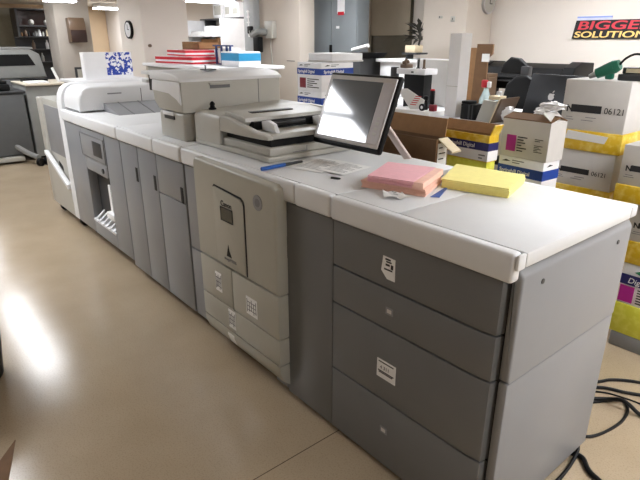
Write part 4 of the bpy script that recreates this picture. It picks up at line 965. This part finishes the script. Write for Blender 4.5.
# storage shelf with clutter
t = T('storage_shelf', 'dark open storage shelf full of clutter on the far wall', 'shelf', (-15.9, 3.95, 0))
part('shelf_back', MB().box(-16.3, -16.25, 3.35, 4.45, 0, 2.30), M_smoke, t)
part('upright', MB().box(-16.25, -15.75, 3.35, 3.40, 0, 2.30), M_dark, t); part('upright', MB().box(-16.25, -15.75, 4.40, 4.45, 0, 2.30), M_dark, t)
ZS = (.5, .95, 1.36, 1.62, 1.88, 2.27)
for z in ZS: part('shelf_board', MB().box(-16.25, -15.75, 3.40, 4.40, z, z+.03), M_dark, t)
CM = (M_boxb, M_card, M_dark, M_offw, M_brownp, M_copierl, M_manila, M_black)
for zi, z in enumerate((1.36, 1.62)):
    for i in range(11):
        y = 3.45+i*.085; h = .07+.12*random.random(); w = .02+.016*random.random(); x = -15.82-.1*random.random()
        solo('jar', MB().lathe((x, y, z+.0305), [(w, 0), (w*1.1, .01), (w, h*.7), (w*.6, h*.85), (w*.6, h)], 12), CM[(i*3+zi) % 8], 'small jar among the clutter on the dark storage shelf', 'jar', (x, y, z+.03), 'jars on the far storage shelf')
for i, y in enumerate((3.72, 4.08)):
    solo('lamp_globe', MB().blob((-15.9, y, 1.911+.07), .07, 1, 1, 1, 2), M_offw, ('pale globe on the top of the dark shelf, by the window', 'pale globe on the top of the dark shelf, by the pillar')[i], 'globe', (-15.9, y, 1.91))
# noticeboard in the hall
t = T('wall_noticeboard', 'tall white noticeboard covered with dark notes in the far hall', 'noticeboard', (-16.9, 5.1, 1.9))
part('board', MB().box(-16.99, -16.95, 4.66, 5.12, 1.15, 2.34), M_boxb, t)
mb = MB()
for i in range(30):
    y = 4.72+.34*random.random(); z = 1.2+.75*random.random()
    mb.box(-16.95, -16.945, y, y+.05, z, z+.05)
part('notes', mb, M_dark, t)
t = T('coat', 'dark coat hanging beside the noticeboard in the far hall', 'coat', (-16.8, 5.24, 1.9))
part('garment', MB().blob((-16.85, 5.26, 1.98), .14, .6, .7, 2.0, 3, .08).blob((-16.85, 5.28, 1.62), .15, .6, .8, 1.6, 3, .08), M_dark, t)
part('hook', MB().cyl((-16.99, 5.26, 2.24), (-16.85, 5.26, 2.24), .012), M_steel, t)

# ------------------------------------------------------------------ floor items
def cable(label, pts, r):
    solo('power_cable', MB().tube([(x, y, r+z) for x, y, z in pts], r), M_black, label, 'cable', (pts[0][0], pts[0][1], 0))
cable('black cable crossing to the frame edge, farthest from the camera', [(-.90, 2.30, 0), (-.82, 2.44, 0), (-.79, 2.50, 0), (-.73, 2.56, 0), (-.66, 2.60, 0), (-.50, 2.68, 0), (-.30, 2.72, 0)], .0075)
cable('thick black cable running straight away from the printer side', [(-.92, 2.22, 0), (-.80, 2.39, .001), (-.70, 2.45, 0), (-.62, 2.50, 0), (-.45, 2.60, 0), (-.2, 2.72, 0)], .008)
cable('thin black cable between the two thick ones', [(-.92, 2.18, 0), (-.79, 2.36, 0), (-.68, 2.41, 0), (-.58, 2.43, 0), (-.4, 2.50, 0)], .004)
cable('black cable looping back towards the printer foot', [(-.86, 2.10, 0), (-.76, 2.27, 0), (-.69, 2.36, .006), (-.645, 2.34, 0), (-.625, 2.24, 0), (-.635, 2.13, 0), (-.665, 2.03, 0), (-.72, 1.98, 0)], .0065)
cable('black cable nearest the camera emerging under the printer corner', [(-.692, 1.85, 0), (-.665, 1.87, .0), (-.628, 1.875, .0), (-.585, 1.83, 0), (-.54, 1.81, 0), (-.45, 1.78, 0)], .010)
cable('black cable running along the printer side towards the camera', [(-.70, 1.97, 0), (-.655, 1.885, .022), (-.642, 1.80, .0), (-.635, 1.70, 0), (-.638, 1.60, 0), (-.62, 1.3, 0)], .007)
cable('second thick black cable crossing in front of the loop', [(-.88, 2.16, 0), (-.74, 2.30, .012), (-.66, 2.32, .036), (-.58, 2.33, 0), (-.45, 2.36, 0), (-.3, 2.4, 0)], .009)
t = T('cardboard_box', 'dark brown cardboard box with pointed open flap on the floor near the camera', 'box', (-1.45, -.2, 0))
part('box_body', MB().box(-1.62, -1.25, -.40, -.02, 0, .295, .003), M_cardd, t)
part('flap', MB().prism([(-1.772, .140), (-1.40, .024), (-1.47, -.10)], 2, .296, .301), M_cardd, t)
t = T('waste_bin', 'black bin at the frame edge on the beige floor', 'bin', (-2.80, .075, 0))
part('bin_body', MB().lathe((-2.80, .075, 0), [(.16, 0), (.17, .01), (.215, .42), (.205, .43), (.18, .40)], 28), M_black, t)
part('bin_rim', MB().lathe((-2.80, .075, .405), [(.215, 0), (.225, .005), (.225, .025), (.212, .03)], 28), M_dark, t)

# ------------------------------------------------------------------ light and render settings
wd = bpy.data.worlds.new('world'); S.world = wd; wd.use_nodes = True
wd.node_tree.nodes['Background'].inputs['Color'].default_value = (1, .96, .9, 1)
wd.node_tree.nodes['Background'].inputs['Strength'].default_value = .3
S.view_settings.view_transform = 'Standard'; S.view_settings.look = 'None'
S.view_settings.gamma = 1; S.view_settings.use_curve_mapping = False
S.view_settings.exposure = 0.36
